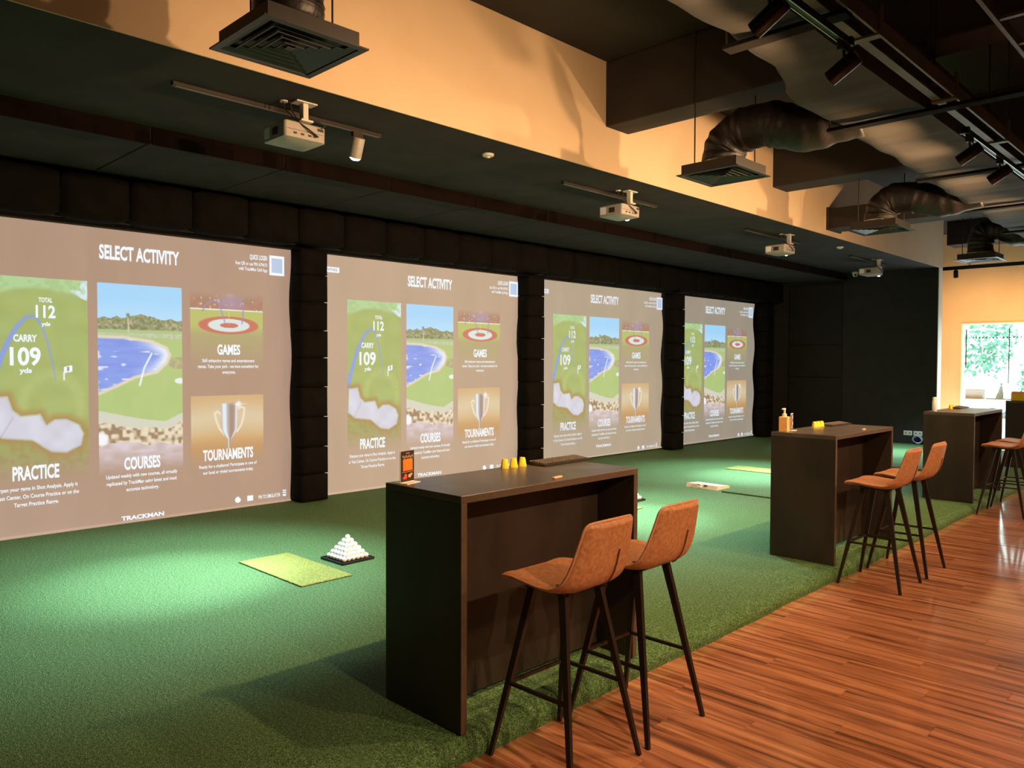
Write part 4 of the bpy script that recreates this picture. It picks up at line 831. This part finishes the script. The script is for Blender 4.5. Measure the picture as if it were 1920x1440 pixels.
# ------------------------------------------------------------------ beyond: window counter and outdoors
t = thing('window_counter', 'white counter standing along the bright window', 'counter', (0, 19.6, ZW)); obj('top', bbox(-5.0, -1.5, -.25, .25, .92, .96), 'desk_white', t)
for x in (-4.95, -3.4, -1.6): obj('leg', bbox(x, x+.05, -.2, .2, 0, .92), 'desk_white', t)
obj('shelf', bbox(-4.9, -1.6, -.22, .22, .52, .55), 'desk_white', t); CZ = ZW+.96
t = thing('box', 'grey box on the window counter', 'box', (-4.78, 19.55, CZ)); obj('body', bbox(-.17, .17, -.1, .1, 0, .20, bev=.004), 'grey_card', t); obj('lid', bbox(-.175, .175, -.105, .105, .20, .215), 'grey_card', t)
t = thing('desk_lamp', 'dark low lamp stand on the window counter', 'lamp', (-4.35, 19.6, CZ)); obj('base', bbox(-.22, .26, -.08, .08, 0, .02), 'dark_teal', t)
bm = bmesh.new(); tube(bm, [(.03, 0, .02), (.05, 0, .16), (.06, 0, .30)], [.08, .05, .02], 10); obj('stem', bm, 'dark_teal', t); bm = bmesh.new(); bmesh.ops.create_icosphere(bm, subdivisions=2, radius=.03, matrix=Matrix.Translation((.06, 0, .33))); obj('knob', bm, 'dark_teal', t)
t = thing('box', 'yellow box on the window counter', 'box', (-3.62, 19.55, CZ)); obj('body', bbox(-.12, .12, -.1, .1, 0, .17, bev=.004), 'tee_yellow', t); obj('lid', bbox(-.125, .125, -.105, .105, .17, .19), 'tee_yellow', t)
for k, (x, w, h, m, lab) in enumerate(((-4.79, .15, .16, 'grey_card', 'grey folded bag on the shelf under the window counter'), (-4.45, .14, .22, 'dark_teal', 'dark teal bag on the shelf under the window counter'), (-4.1, .16, .18, 'pale_cloth', 'pale blue bag on the shelf under the window counter'), (-3.75, .13, .2, 'tee_yellow', 'yellow bag on the shelf under the window counter'))):
    bm = bmesh.new(); ring_loft(bm, [[(x+sx*w*f, 19.6+sy*.1*f, ZW+.55+h*z) for sx, sy in ((-1, -1), (1, -1), (1, 1), (-1, 1))] for z, f in ((0, 1), (.4, 1.08), (.8, .7), (1, .25))]); o = obj('bag', mesh(bm, 'bag', True, 70), m); tag(o, lab, 'bag', 'bags under the window counter', 'thing')
gp = struct('ground_outside', bbox(-40, 30, YW+.2, 60, -.5, -.3), 'pavement', 'pale sunlit pavement outside the window', 'pavement')
def tree(x, y, h, r, n, seed, lab):
    t = thing('tree', lab, 'tree', (x, y, -.3), 0, 'trees outside the window'); R_ = random.Random(seed)
    bm = bmesh.new(); tube(bm, [(0, 0, 0), (.05, 0, h*.4), (-.03, .02, h*.9)], [.14, .11, .05], 8)
    for k in range(5): a = R_.uniform(0, 6.28); tube(bm, [(0, 0, h*(.35+.1*k)), (r*.6*math.cos(a), r*.6*math.sin(a), h*(.5+.1*k))], [.05, .02], 5)
    obj('trunk', bm, 'bark_pale', t); V = []; F = []
    for k in range(n):
        a, e, q = R_.uniform(0, 6.28), R_.uniform(-.9, 1.2), r*R_.uniform(.35, 1)**.6; c = Vector((q*math.cos(a)*math.cos(e), q*math.sin(a)*math.cos(e), h*.62+q*1.25*math.sin(e)))
        s = R_.uniform(.06, .14); u = Vector((R_.gauss(0, 1), R_.gauss(0, 1), R_.gauss(0, 1))).normalized(); w = u.orthogonal().normalized(); i = len(V)
        V += [c-u*s, c+w*s*.45, c+u*s, c-w*s*.45]; F.append((i, i+1, i+2, i+3))
    me = bpy.data.meshes.new('foliage'); me.from_pydata([tuple(v) for v in V], [], F); o = obj('foliage', me, 'leaf_green', t); o['kind'] = 'stuff'
tree(-10.6, 33.5, 5.2, 1.9, 2200, 1, 'pale green tree beyond the window edge'); tree(-7.4, 29, 4.6, 1.5, 1900, 2, 'bushy pale green tree seen through the window middle'); tree(-4.6, 27.5, 2.2, 1.0, 900, 3, 'small pale shrub tree seen beside the yellow carton')
